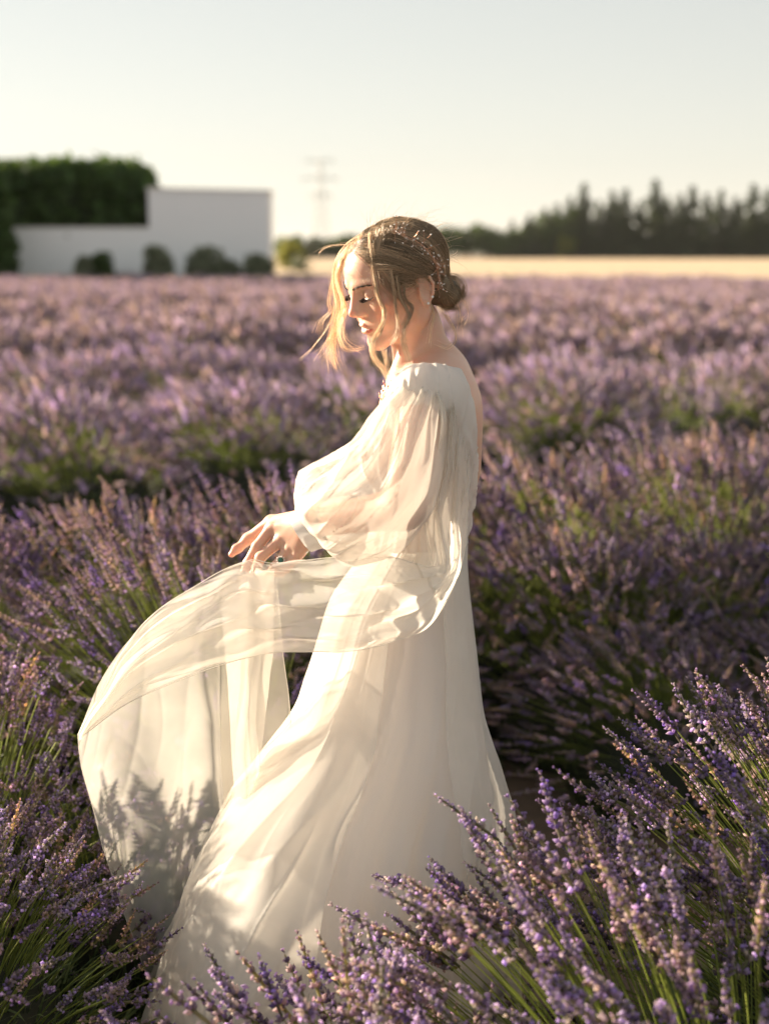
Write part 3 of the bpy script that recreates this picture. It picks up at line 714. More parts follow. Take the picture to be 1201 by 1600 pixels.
# joints
SL, EL, WL = P(664, 622, -.135), P(630, 794, -.235), P(497, 816, -.135)
SR = P(668, 620, .17)
NB_, NT = P(661, 600, .012), P(643, 498, .012)        # neck base, neck top
def torso(f):
    f.chain([P(672, 640, .0), P(672, 730, .0), P(655, 830, .01)], [.085, .085, .070], .03)
    f.ell(P(667, 665, 0.01), (.082, .155, .13), None, .04)
    f.ell(P(695, 650, -.03), (.055, .10, .10), None, .04)
    f.ell(P(690, 650, .08), (.055, .08, .10), None, .04)
    f.ell(P(622, 712, -.075), (.062, .06, .062), None, .03); f.ell(P(622, 712, .085), (.06, .06, .062), None, .03)
    f.ell(P(652, 840, .01), (.070, .098, .12), None, .04)
    f.ell(P(640, 930, .01), (.080, .120, .12), None, .05)
    f.cap(P(676, 606, -.03), SL + [0, .01, .006], .030, .044, .03); f.cap(P(680, 606, .05), SR, .032, .046, .03)
    for dy in (-.07, .09):                                 # legs
        a = P(636, 960, dy * .8); k_ = a * [1, 1, 0] + [-.03, 0, .48]; an = a * [1, 1, 0] + [.0 if dy > 0 else .02, 0, .09]
        f.chain([a, k_, an], [.07, .05, .036], .03); f.cap(an - [0, 0, .055], an + [-.15, 0, -.062], .032, .022, .02)
body = Field(axis((-.32, -.105, .005), (-.105, .14, .0017), (.14, .27, .005)), axis((2.10, 2.47, .006), (2.47, 2.71, .0019), (2.71, 2.92, .006)), axis((-.02, 1.0, .012), (1.0, 1.36, .0045), (1.36, 1.46, .0026), (1.46, 1.72, .0016)))
torso(body)
body.chain([SL, EL], [.046, .036], .02); body.chain([EL, WL], [.036, .025], .015)
ER = P(664, 800, .25); WR = P(628, 985, .20); body.chain([SR, ER, WR], [.046, .036, .025], .02)
# neck
body.cap(NB_, NT, .0475, .0445, .025); body.cap(P(692, 606, .015), P(660, 515, .012), .034, .030, .03)
body.cap(P(688, 580, .0), P(672, 604, -.09), .032, .030, .04); body.cap(P(690, 580, .03), P(676, 606, .12), .032, .030, .04)
body.cap(H(-.5, 6.0, -3.5), P(617, 590, -.015), .010, .010, .02)       # neck muscle
body.cap(P(618, 592, -.02), P(655, 600, -.11), .009, .009, .014)     # collar bone
# head
cm = .01
def hb(f, l, u, rf, rl, ru, k, op='add'): body.ell(H(f, l, u), np.array([rf, rl, ru]) * cm, HM, k * cm, op)
def hc(a, b, r1, r2, k, op='add'): body.cap(H(*a), H(*b), r1 * cm, r2 * cm, k * cm, op)
hb(-.4, 0, 4.5, 9.2, 7.2, 7.7, 1)
hb(3.6, 0, 4.6, 5.35, 5.7, 5.6, 2.0)              # forehead
hb(3.0, 0, -.6, 5.7, 5.7, 7.3, 2.5)               # face mass
for s in (-1, 1):
    hc((.6, s * 5.0, -4.4), (7.3, s * 1.3, -7.0), 1.25, 1.2, 2.0)
    hc((.2, s * 5.8, -.5), (.6, s * 5.1, -4.4), 1.1, 1.2, 2.0)
    hb(5.6, s * 4.2, .1, 2.1, 1.7, 1.5, 1.8)       # cheekbone
    hb(6.6, s * 3.0, -2.4, 1.9, 1.8, 2.0, 1.6)     # cheek
hb(7.75, 0, -7.1, 1.35, 1.6, 1.2, 1.4)             # chin
hb(7.2, 0, -3.6, 2.15, 2.5, 2.2, 1.3)              # mouth mound
for s in (-1, 1):
    hb(9.5, s * 3.1, 2.4, 1.75, 1.75, 1.15, 1.3, 'sub')    # socket
    hc((8.75, s * 1.2, 4.0), (7.2, s * 4.6, 4.3), .62, .5, 1.0)     # brow
    hb(7.25, s * 3.15, 2.35, 1.28, 1.4, 1.15, .45)          # lid over the eyeball
    for a, b in zip(*(lambda q: (q[:-1], q[1:]))([(7.95, s * 1.75, 1.75), (8.42, s * 2.6, 1.52), (8.42, s * 3.3, 1.48), (8.0, s * 4.1, 1.62), (7.35, s * 4.7, 1.95)])):
        hc(a, b, .13, .13, .22)                             # lid margin
hc((8.65, 0, 3.3), (10.35, 0, -.25), .50, .66, .9)   # nose bridge
hb(10.35, 0, -.55, .85, .80, .72, .6)                # tip
for s in (-1, 1):
    hb(9.5, s * 1.12, -.85, .80, .48, .58, .45)
    hc((9.35, s * .85, .4), (9.1, s * 1.5, -1.0), .5, .45, .9)
hc((10.1, 0, -1.0), (9.2, 0, -1.5), .38, .4, .5)
for s in (-1, 1): hb(9.75, s * .62, -1.42, .55, .28, .32, .25, 'sub')
lipU = [(8.05, -2.35, -3.62), (8.8, -1.4, -3.42), (9.32, -.55, -3.12), (9.38, 0, -3.2), (9.32, .55, -3.12), (8.8, 1.4, -3.42), (8.05, 2.35, -3.62)]
lipL = [(8.0, -2.2, -3.80), (8.75, -1.3, -4.25), (9.12, -.6, -4.42), (9.18, 0, -4.45), (9.12, .6, -4.42), (8.75, 1.3, -4.25), (8.0, 2.2, -3.80)]
ru = [.14, .27, .34, .33, .34, .27, .14]; rl = [.14, .36, .44, .45, .44, .36, .14]
for i in range(6):
    hc(lipU[i], lipU[i + 1], ru[i], ru[i + 1], .22); hc(lipL[i], lipL[i + 1], rl[i], rl[i + 1], .22)
mouthline = [(8.05, -2.4, -3.72), (9.0, -1.2, -3.72), (9.55, 0, -3.66), (9.0, 1.2, -3.72), (8.05, 2.4, -3.72)]
for a, b in zip(mouthline[:-1], mouthline[1:]): hc(a, b, .07, .07, .22, 'sub')
for s in (-1, 1):
    c = (-.9, s * 7.25, .0)
    A = HM @ np.array(Matrix.Rotation(R(-14), 3, 'Y') @ Matrix.Rotation(R(s * 22), 3, 'Z'))
    body.ell(H(*c), np.array([1.75, .55, 2.75]) * cm, A, .005)
    body.ell(H(c[0] + .3, s * 7.95, c[2] + .15), np.array([.95, .50, 1.45]) * cm, A, .004, 'sub')
    arc = [(c[0] + 1.25, s * 7.2, c[2] + .7), (c[0] + 1.1, s * 7.5, c[2] + 2.1), (c[0] + .1, s * 7.75, c[2] + 2.75), (c[0] - 1.15, s * 7.95, c[2] + 2.1), (c[0] - 1.5, s * 8.0, c[2] + .7), (c[0] - 1.05, s * 7.8, c[2] - .9), (c[0] - .1, s * 7.45, c[2] - 2.2)]
    for a, b in zip(arc[:-1], arc[1:]): hc(a, b, .27, .27, .25)
    hb(c[0] + .45, s * 7.2, c[2] - 2.35, .62, .42, .75, .3)
    hb(c[0] + 1.35, s * 7.15, c[2] - .3, .35, .35, .6, .3)   # tragus
bV, bQ = body.surface()
# ---- left hand, its own finer grid, running into the wrist under the cuff
hand = Field(axis((-.285, -.085, .0016)), axis((2.40, 2.575, .0016)), axis((1.075, 1.26, .0016)))
WH = WL; k1 = .009
def fing(pts, rs, k=.0045): hand.chain([P(*q) for q in pts], rs, k)
hand.cap(EL, WL, .036, .0245, .01)
pm = [P(470, 816, -.125)]
mcp = {'i': (424, 826, -.090), 'm': (437, 845, -.106), 'r': (450, 861, -.118), 'p': (462, 871, -.128)}
for k_, r_ in (('i', .0125), ('m', .0125), ('r', .0118), ('p', .0108)):
    hand.cap(WL + [.0, 0, 0], P(*mcp[k_]), .0215, r_, .012)
hand.ell(P(455, 838, -.095), (.026, .020, .026), None, .012)
for k_ in 'imrp': hand.ell(P(mcp[k_][0] + 2, mcp[k_][1] - 3, mcp[k_][2] - .006), (.0080, .0078, .0080), None, .005)
fing([mcp['i'], (402, 854, -.100), (387, 880, -.094), (378, 902, -.082)], [.0112, .0098, .0086, .0064])
fing([mcp['m'], (407, 871, -.114), (397, 898, -.106), (387, 914, -.092)], [.0112, .0096, .0084, .0064])
fing([mcp['r'], (429, 887, -.129), (412, 904, -.118), (399, 914, -.102)], [.0106, .0092, .0080, .0062])
fing([mcp['p'], (446, 889, -.138), (431, 903, -.130), (417, 910, -.118)], [.0094, .0080, .0070, .0055])
fing([(462, 812, -.105), (424, 815, -.066), (388, 842, -.055), (362, 866, -.060)], [.0165, .0112, .0100, .0060], .008)
hand.ell(P(371, 857, -.0615), (.0105, .006, .0085), None, .006)
hV, hQ = hand.surface()
keep = hV[:, 0] < P(500, 820, -.13)[0]
hQ = hQ[keep[hQ].all(1)]
# right hand: small curled hand on the far side
rh = Field(axis((WR[0] - .13, WR[0] + .06, .0025)), axis((WR[1] - .06, WR[1] + .06, .0025)), axis((WR[2] - .20, WR[2] + .02, .0025)))
rh.cap(WR + [0, 0, .03], WR + [-.02, 0, -.07], .024, .026, .012)
for j, (oy, L) in enumerate(((-.030, .070), (-.010, .080), (.010, .075), (.028, .058))):
    a = WR + np.array([-.02, oy, -.085]); b = a + [-.012, 0, -L * .5]; c = b + [.012, 0, -L * .45]
    rh.chain([a, b, c], [.0095, .0085, .0062], .005)
a = WR + np.array([-.02, -.028, -.03]); rh.chain([a, a + [-.03, -.012, -.035], a + [-.035, -.01, -.065]], [.012, .010, .0065], .008)
rV, rQ = rh.surface()
def used(V, Q):
    u = np.unique(Q); m = np.full(len(V), -1); m[u] = np.arange(len(u)); return V[u], m[Q]
hV, hQ = used(hV, hQ)
allV = np.concatenate([bV, hV, rV]); allQ = np.concatenate([bQ, hQ + len(bV), rQ + len(bV) + len(hV)])
# skin tints: lips, brows' flush, cheeks, nails
hp = (allV - HO) @ HM * 100
tint = np.ones((len(allV), 3))
def seg_d(p, chain):
    d = np.full(len(p), 9e9)
    for a, b in zip(chain[:-1], chain[1:]):
        a, b = np.array(a), np.array(b); ab = b - a; t = np.clip((p - a) @ ab / (ab @ ab), 0, 1); d = np.minimum(d, np.linalg.norm(p - a - t[:, None] * ab, axis=1))
    return d
ml = np.maximum(1 - sm(.26, .42, seg_d(hp, lipU)), 1 - sm(.38, .54, seg_d(hp, lipL)))
tint += ml[:, None] * (np.array([.64, .27, .29]) - 1)
for s in (-1, 1):
    ck = np.exp(-((hp - np.array([6.6, s * 4.4, -1.2])) ** 2 / np.array([2.5, 2.2, 1.6]) ** 2).sum(1)); tint += ck[:, None] * (np.array([1.0, .80, .78]) - 1)
    ly = np.exp(-((hp - np.array([8.2, s * 3.2, 1.50])) ** 2 / np.array([.9, 1.5, .22]) ** 2).sum(1)); tint += ly[:, None] * (np.array([.55, .48, .46]) - 1)
nt_ = np.exp(-((hp - np.array([11, 0, -.6])) ** 2 / np.array([.9, 1.0, .8]) ** 2).sum(1)); tint += nt_[:, None] * (np.array([1, .88, .86]) - 1)
bodyo = obj('body', allV, allQ, M['skin'], person, np.clip(tint, .2, 1.1))

# ---- brows and lashes (strands)
def strands(name, curves, radii, m, parent, cols=None, k=3):
    """curves: list of (n,3); one mesh of tapering hairs"""
    mb = MB()
    for i, c in enumerate(curves):
        n = len(c); r = np.asarray(radii[i] if hasattr(radii, '__len__') else radii) * np.linspace(1, .35, n)
        mb.tube(c, r, k, None if cols is None else cols[i])
    return mb.build(name, m, parent)
gh = np.random.default_rng(3)
def on_skin(f, l, u):
    """push a head frame point out or in along F until it meets the face"""
    for df in np.arange(2.5, -3, -.06):
        if body.sample(H(f + df, l, u)[None])[0] < 0: return f + df
    return f
for s in (-1, 1):
    cs = []
    for i in range(130):
        t = gh.uniform(0, 1); l = 1.15 + 3.7 * t; u = 3.55 + .85 * math.sin(min(t * 1.35, 1.6)) - .35 * t ** 3 + gh.normal() * .13 * (1 - .6 * t)
        f = on_skin(8.6 - 1.6 * t, s * l, u)
        a = np.array([f + .02, s * l, u]); b = a + [-.12 * t, s * (.28 + .3 * t), .22 * (1 - 1.3 * t)]; b[0] = on_skin(b[0], b[1], b[2]) + .05
        cs.append(np.array([H(*a), H(*(a * .5 + b * .5 + [.05, 0, 0])), H(*b)]))
    strands('eyebrow', cs, .00058, M['lash'], person)
    cs = []
    for i in range(90):
        t = gh.uniform(0, 1); l = 1.8 + 2.9 * t; u = 1.72 - .24 * math.sin(t * 3.14) + .18 * t; f = on_skin(8.2, s * l, u)
        ln = .55 + .45 * math.sin(min(t + .25, 1) * 2.2); a = np.array([f, s * l, u])
        cs.append(np.array([H(*a), H(*(a + [ln * .7, s * (t - .4) * ln * .5, -.28 * ln])), H(*(a + [ln * 1.05, s * (t - .4) * ln * .9, -.22 * ln]))]))
    strands('eyelashes', cs, .00036, M['lash'], person)

# ---- hair
CC = np.array([-.5, 0, 4.6]); CR = np.array([9.75, 8.0, 7.75])          # cap ellipsoid, head frame cm
def cap_pt(d, lift=0.0):
    d = d / np.linalg.norm(d, axis=-1, keepdims=True)
    r = 1 / np.sqrt(((d / CR) ** 2).sum(-1, keepdims=True)); return CC + d * (r + lift)
hair_base = Field(axis((-.12, .16, .003)), axis((2.44, 2.74, .003)), axis((1.42, 1.72, .003)))
hair_base.ell(H(*CC), (CR - .35) * cm, HM, .01)
hair_base.ell(H(-5.6, 0, -.8), np.array([3.4, 5.6, 4.0]) * cm, HM, .02)
BUN = np.array([-7.8, 1.6, -3.5]); hair_base.ell(H(*BUN), np.array([2.5, 3.2, 2.7]) * cm, HM, .012)
def cutplane(p):
    q = (p - HO) @ HM * 100
    hl = np.interp(q[..., 2], [-4, -2.2, -.6, .5, 2.5, 4.6, 5.4, 7.2, 9, 11.5], [-3, -1.6, 2.2, 3.3, 4.1, 4.6, 6.1, 6.6, 6.9, 7.2])
    return (hl - q[..., 0]) * cm
p = hair_base.pts((slice(None),) * 3); hair_base.F = np.maximum(hair_base.F, -cutplane(p).astype(np.float32)); del p
for s in (-1, 1): hair_base.ell(H(-.8, s * 7.8, -.1), np.array([1.9, 1.6, 2.5]) * cm, HM, .004, 'sub')
V, Q = hair_base.surface(); hairo = obj('hair', V, Q, M['hair_base'], person)
def hairline(t, s):
    """start directions round the hairline: t 0 at the centre parting, 1 behind the ear"""
    P_ = np.array([[6.9, .3, 10.1], [6.9, 2.2, 9.6], [6.7, 4.3, 8.5], [6.5, 5.4, 7.0], [6.3, 6.0, 5.8], [4.9, 6.5, 4.8], [4.3, 6.9, 2.4], [3.6, 7.1, .8], [1.6, 7.3, 2.2], [-.6, 7.4, 3.2], [-2.6, 7.1, 1.6], [-3.6, 6.4, -1.6]])
    return cr(P_, 200)[int(t * 199)] * [1, s, 1]
def tone(n, c=(1, 1, 1), v=.35):
    return np.array(c) * gh.uniform(1 - v, 1 + v, n)[:, None]
PART = cr(np.array([[6.9, .3, 10.1], [3.2, .3, 12.4], [-1.5, .2, 12.8], [-5.5, .1, 10.8]]), 100)
curves, cols, rad = [], [], []
BL = np.array([1.75, 1.85, 2.0]); MD = np.array([.95, .95, .95]); DK = np.array([.55, .52, .5])
for s in (1, -1):
    for g_ in range(90 if s > 0 else 40):
        t = gh.uniform(0, 1) if g_ > 14 else gh.uniform(0, .5)
        st = hairline(t, s) if gh.random() > .42 else PART[int(gh.uniform(0, 99))] + [0, s * gh.uniform(0, .5), 0]; d0 = (st - CC); d0 /= np.linalg.norm(d0)
        tg = BUN + np.array([gh.uniform(-.3, 1.4), s * gh.uniform(-.6, 2.6), gh.uniform(-1.8, 2.2)]); d1 = tg - CC; d1 /= np.linalg.norm(d1)
        up = gh.uniform(-.05, .35) * (1 - t)
        lift0 = gh.uniform(-.15, .60) if st[2] < 9.5 else gh.uniform(-.15, .2); tonec = MD * gh.uniform(.4, 1.35) if gh.random() > .4 else BL * gh.uniform(.7, 1.0)
        wv, wa = gh.uniform(2, 5), gh.uniform(.1, .3)
        for k_ in range(26):
            j0 = gh.normal(size=3) * .32; j1 = gh.normal(size=3) * .30
            u = np.linspace(0, 1, 15)[:, None]
            a = d0 * 8 + j0; b = d1 * 8 + j1; m_ = (a + b) * .5 + np.array([0, s * 2.0, 5.0 * up + 1.5]); 
            dd = (1 - u) ** 2 * a + 2 * u * (1 - u) * m_ + u ** 2 * b
            lift = lift0 * np.sin(u * 3.1) + .22 * gh.uniform(.2, 1) + wa * np.sin(u * wv * 3 + t * 9) * np.sin(u * 3.14)
            q = cap_pt(dd, lift); 
            q[-4:] = q[-4:] + (tg + j1 * 1.5 - q[-1]) * np.array([.1, .3, .65, 1])[:, None]
            if s > 0 and (((q - [-.8, 7.8, -.1]) / [1.9, 1.6, 2.5]) ** 2).sum(1).min() < 1: continue
            curves.append(np.array([H(*x) for x in q])); cols.append(tonec * gh.uniform(.75, 1.25)); rad.append(gh.uniform(.00022, .00038))
strands('hair_strands', curves, rad, M['hair'], hairo, cols)
# bun: coiled locks
curves, cols, rad = [], [], []
for c_ in range(9):
    ctr = BUN + gh.normal(size=3) * [.5, 1.1, 1.1] + [-.3, .3, 0]; ax = gh.normal(size=3) * .5 + [.75, .55, .1]; A, B, D = frame(ax[None]); A, B, D = A[0], B[0], D[0]
    R0 = gh.uniform(1.2, 2.6); a0 = gh.uniform(0, 6.28); turn = gh.uniform(4, 8); tc_ = MD * gh.uniform(.75, 1.5)
    for k_ in range(46):
        u = np.linspace(0, 1, 22); a = a0 + u * turn; j = gh.normal(size=2) * .34; jz = gh.normal() * .3
        rr = (R0 + j[0]) * (1 - .25 * u); q = ctr + np.outer(np.cos(a) * rr, A) + np.outer(np.sin(a) * rr, B) + np.outer((u - .5) * 1.6 + j[1] + jz, D)
        curves.append(np.array([H(*x) for x in q])); cols.append(tc_ * gh.uniform(.75, 1.25)); rad.append(gh.uniform(.00024, .0004))
strands('bun', curves, rad, M['hair'], hairo, cols)
# loose tendrils, (px,py) of the photograph's locks with their depth beside the face
def zx(pts): return [(460 + x / 3.753, 320 + y / 3.753) for x, y in pts]
T = [  (zx([(475, 185), (478, 290), (520, 390), (610, 440), (700, 425)]), -.085, -.10, 55, 5.0, MD * 1.1), (zx([(462, 215), (472, 330), (505, 430), (590, 520), (655, 570)]), -.088, -.10, 34, 4.0, MD * .8), (zx([(540, 150), (530, 280), (590, 390), (690, 430), (760, 440)]), -.08, -.10, 50, 6.0, MD * .9), (zx([(500, 160), (488, 300), (540, 420), (620, 520), (690, 480)]), -.09, -.10, 30, 4.0, BL * .8),
  # points, depth from, depth to, strands, spread, colour
    (zx([(440, 190), (330, 250), (262, 340), (240, 460), (262, 590), (245, 700), (222, 800), (225, 880), (238, 945)]), .02, .06, 40, 4.2, BL * 1.05),
    (zx([(450, 180), (320, 270), (255, 400), (270, 530), (300, 600), (250, 690), (228, 790), (215, 870), (232, 935)]), .03, .07, 26, 4.6, BL),
    (zx([(430, 200), (290, 290), (245, 430), (285, 570), (265, 660), (262, 760), (290, 835), (340, 848), (405, 835)]), .02, -.03, 16, 1.4, BL * 1.1),
    (zx([(420, 200), (270, 310), (225, 450), (205, 560), (215, 620), (160, 680), (140, 750)]), .03, .07, 9, 2.2, BL),
    (zx([(420, 210), (260, 330), (230, 560), (200, 700), (110, 830), (30, 905)]), .03, .10, 5, 2.0, BL),
    (zx([(300, 580), (240, 720), (190, 830), (150, 900)]), .03, .07, 6, 3.0, BL),
    (zx([(300, 620), (280, 720), (300, 800), (370, 850)]), .01, .0, 8, 3.0, BL),
    (zx([(440, 170), (448, 280), (458, 400), (486, 540), (525, 620), (505, 740), (452, 810), (458, 880), (505, 940), (550, 1025)]), -.085, -.125, 30, 1.8, BL * .95),
    (zx([(455, 230), (470, 420), (500, 560), (528, 640), (500, 720), (455, 800), (470, 900), (520, 960), (600, 1010)]), -.09, -.13, 20, 2.0, BL),
    (zx([(560, 380), (580, 480), (592, 600), (604, 690), (595, 760), (565, 810)]), -.10, -.11, 20, 1.5, BL * .85),
    (zx([(600, 420), (620, 540), (660, 620), (672, 660), (640, 720), (636, 800), (660, 880), (688, 965)]), -.10, -.135, 26, 1.8, MD * 1.1),
    (zx([(640, 480), (655, 560), (690, 600), (670, 660), (640, 720)]), -.10, -.11, 22, 2.0, MD * .8),
    (zx([(520, 850), (535, 900), (545, 960), (560, 1030)]), -.10, -.13, 14, 2.5, BL),
    (zx([(790, 560), (815, 640), (800, 720), (790, 815)]), -.055, -.07, 12, 1.4, BL),
    (zx([(880, 640), (930, 720), (945, 790), (900, 835), (840, 815)]), -.03, -.05, 7, 2.2, BL),
    (zx([(900, 480), (990, 560), (1030, 640), (1000, 700)]), .0, .02, 6, 3.5, BL),
    (zx([(880, 430), (960, 480), (985, 540), (960, 600)]), .0, .0, 10, 2.5, MD * 1.3),
    (zx([(940, 560), (960, 650), (950, 760)]), .0, .0, 6, 3.0, BL),
    (zx([(330, 230), (250, 240), (180, 255), (135, 290)]), .0, .04, 4, 2.0, BL),
    (zx([(560, 120), (600, 105), (690, 118), (760, 150)]), -.01, .0, 10, 2.5, BL),
    (zx([(480, 330), (470, 380), (520, 390), (510, 340)]), -.085, -.095, 4, 2.0, BL),
    (zx([(590, 100), (600, 150), (570, 215), (500, 240), (445, 330)]), -.05, -.07, 6, 2.0, BL)]
curves, cols, rad = [], [], []
for pts, d0, d1, n, spr, c_ in T:
    n = int(n * 2.2)
    L_ = len(pts); px_ = np.array([[x, y, d0 + (d1 - d0) * i / (L_ - 1)] for i, (x, y) in enumerate(pts)])
    for k_ in range(n):
        off = gh.normal(size=3) * [spr, spr, .004]; off2 = gh.normal(size=3) * [spr, spr, .004]; ph_ = gh.uniform(0, 6.28)
        u = np.linspace(0, 1, L_)[:, None]; q = px_ + off * (1 - u) * .8 + off2 * u * 1.7 + spr * .55 * np.stack([np.sin(u[:, 0] * 6 + ph_), np.cos(u[:, 0] * 5 + ph_), 0 * u[:, 0]], 1)
        if gh.random() < .25: q = q[:max(3, int(L_ * gh.uniform(.5, .95)))]
        q = cr(q, 20); curves.append(np.array([P(*x) for x in q])); cols.append(c_ * gh.uniform(.75, 1.25)); rad.append(gh.uniform(.0002, .00034))
for k_ in range(220):    # flyaways round the crown and nape
    a = gh.uniform(-.3, 3.4); st = cap_pt(np.array([math.cos(a) * 1.0, gh.uniform(-.4, .9), math.sin(a)]) * 8, .2)
    d = st - CC; d /= np.linalg.norm(d); v = gh.normal(size=3) * .6 + d * .35 + [-.8, 0, -.2]
    u = np.linspace(0, 1, 9)[:, None]; L = gh.uniform(1, 3.5); q = st + v * L * u + d * (.5 * np.sin(u * 3)) + gh.normal(size=3) * u * u * .7
    curves.append(np.array([H(*x) for x in q])); cols.append(BL * gh.uniform(.7, 1.1)); rad.append(.00021)
strands('loose_locks', curves, rad, M['hair'], hairo, cols)

# ---- hair vine, earrings, necklace
m = MB(); vine = cr([cap_pt(np.array(q), .95) for q in np.array([(.6, 3.8, 9.8), (-.2, 5.0, 8.8), (-1.8, 6.2, 7.2), (-2.8, 7.0, 5.2), (-3.4, 7.4, 3.2), (-3.8, 7.2, .8), (-4.4, 6.8, -2.0)]) - CC], 40)
W = np.array([H(*x) for x in vine]); m.tube(W, .0006, 4); beads = MB()
for i in range(95):
    b = vine[gh.integers(2, 40)]; d = b - CC; d /= np.linalg.norm(d); e_ = b + d * gh.uniform(.1, .8) + gh.normal(size=3) * .85
    m.tube(np.array([H(*b), H(*(b * .5 + e_ * .5 + d * .2)), H(*e_)]), .00035, 3)
    s = gh.uniform(.0011, .0022); c = H(*e_); A, B, D = frame(gh.normal(size=(1, 3))); beads.add(OCT[:, :1] * A * s * 2 + OCT[:, 1:2] * B * s * 2 + OCT[:, 2:] * D * s * 1.2 + c, OCF)
vo = m.build('hair_vine', M['gold'], person); beads.build('beads', M['pearl'], vo)
def ball(c, r): 
    t = np.linspace(0, math.pi, 7); a = np.arange(8) * 6.2832 / 8; V = np.stack([np.outer(np.sin(t), np.cos(a)), np.outer(np.sin(t), np.sin(a)), np.outer(np.cos(t), np.ones(8))], -1).reshape(-1, 3) * r + c
    return V, grid_faces(7, 8, True)
for c in (H(-.5, 7.75, -2.3), H(-1.6, 7.85, -1.5)):
    obj('earring', *ball(c, .0024), M['pearl'], person)
# necklace lies on the collar
nk = cr([P(690, 541, .055), P(694, 543, .0), P(676, 553, -.045), P(655, 571, -.063), P(634, 584, -.062), P(616, 596, -.045), P(604, 612, -.025), P(598, 626, -.015)], 60)
m = MB(); m.tube(nk, .0008, 4)
pend = []
no = m.build('necklace', M['gold'], person)
for i in range(26):
    u = gh.uniform(.35, 1); b = nk[int(30 + 29 * u)]; d = np.array([gh.normal() * .4, gh.normal() * .3 - .2, -1]); d /= np.linalg.norm(d); L = gh.uniform(.006, .015)
    A, B, D = frame(d[None]); w_ = L * .32; o_ = b + np.array([gh.normal() * .006, -.003 + gh.normal() * .004, gh.normal() * .008])
    v = np.array([o_, o_ + D[0] * L * .5 + A[0] * w_, o_ + D[0] * L, o_ + D[0] * L * .5 - A[0] * w_, o_ + D[0] * L * .5 + B[0] * w_ * .35, o_ + D[0] * L * .5 - B[0] * w_ * .35])
    obj('leaf_charm', v, np.array([[0, 1, 4], [1, 2, 4], [2, 3, 4], [3, 0, 4], [1, 0, 5], [2, 1, 5], [3, 2, 5], [0, 3, 5]]), M['gold'], no, smooth=False)
# ring
a, b = P(*mcp['r']), P(429, 887, -.129); c = a * .42 + b * .58; A, B, D = frame((b - a)[None]); th = np.linspace(0, 6.2832, 25)
m = MB(); m.tube(c + (np.cos(th)[:, None] * A + np.sin(th)[:, None] * B) * .0108, .0011, 6); ro = m.build('ring', M['gold'], person)
tocam = np.array([0, 0, CAM_Z]) - c; tocam -= D[0] * (tocam @ D[0]); tocam /= np.linalg.norm(tocam)
st_c = c + tocam * .0135; A2, B2, D2 = frame(tocam[None])
m = MB(); t6 = np.arange(8) * 6.2832 / 8
prof = [(.0042, -.0015), (.0052, .0005), (.0034, .0022), (.0001, .0024)]
V = np.concatenate([st_c + D2 * z + (np.cos(t6)[:, None] * A2 + np.sin(t6)[:, None] * B2) * r_ for r_, z in prof]); obj('gemstone', V, grid_faces(4, 8, True), M['emerald'], ro, smooth=False)
m = MB()
for q in np.arange(10) * 6.2832 / 10: m.add(*ball(st_c + (math.cos(q) * A2 + math.sin(q) * B2)[0] * .0064, .0014))
m.build('halo_stones', M['pearl'], ro)

# ---- bodice: the torso grown outwards, cut along the neckline
bod = Field(axis((-.16, .17, .0032)), axis((2.38, 2.82, .0032)), axis((1.04, 1.50, .0032)))
torso(bod); bod.cap(P(676, 600, -.02), SL, .030, .046, .03)
p = bod.pts((slice(None),) * 3); q = p.reshape(-1, 3)
# pixel coordinates of the grid, used once to lay the neckline as a plane cut
fold = .0009 * np.sin(q[:, 0] * 210 + 9 * vnoise(q * 14, 3) + q[:, 2] * 60) + .0015 * vnoise(q * 22, 5)
fold -= .0062 * folds_noise(np.arctan2(q[:, 1] - 2.6, q[:, 0] - .07) * 4.5, q[:, 2] * 3.0, q[:, 0] * 2, 140)
Fb = bod.F - .0060 + fold.reshape(bod.F.shape).astype(np.float32)
n1a, n1b = P(668, 583, -.10), P(598, 622, .0)
def plane(p0, nrm): nrm = np.array(nrm, float); nrm /= np.linalg.norm(nrm); return ((q - p0) @ nrm).reshape(bod.F.shape).astype(np.float32)
front = plane(P(640, 594, -.06), (-.55, .42, .72))                      # neckline falls forward and away over the far shoulder
back = plane(P(703, 640, -.03), (.86, .46, .16))                       # low back
up = plane(P(660, 574, -.1), (0, .25, 1))
low = plane(P(660, 700, 0), (0, 0, 1)); back = np.minimum(back, low + .0)
Fb = np.maximum(Fb, np.maximum(front, np.maximum(back, up))); bod.F = Fb; del p, q
V, Q = bod.surface(); obj('bodice', V, Q, M['white'], person)

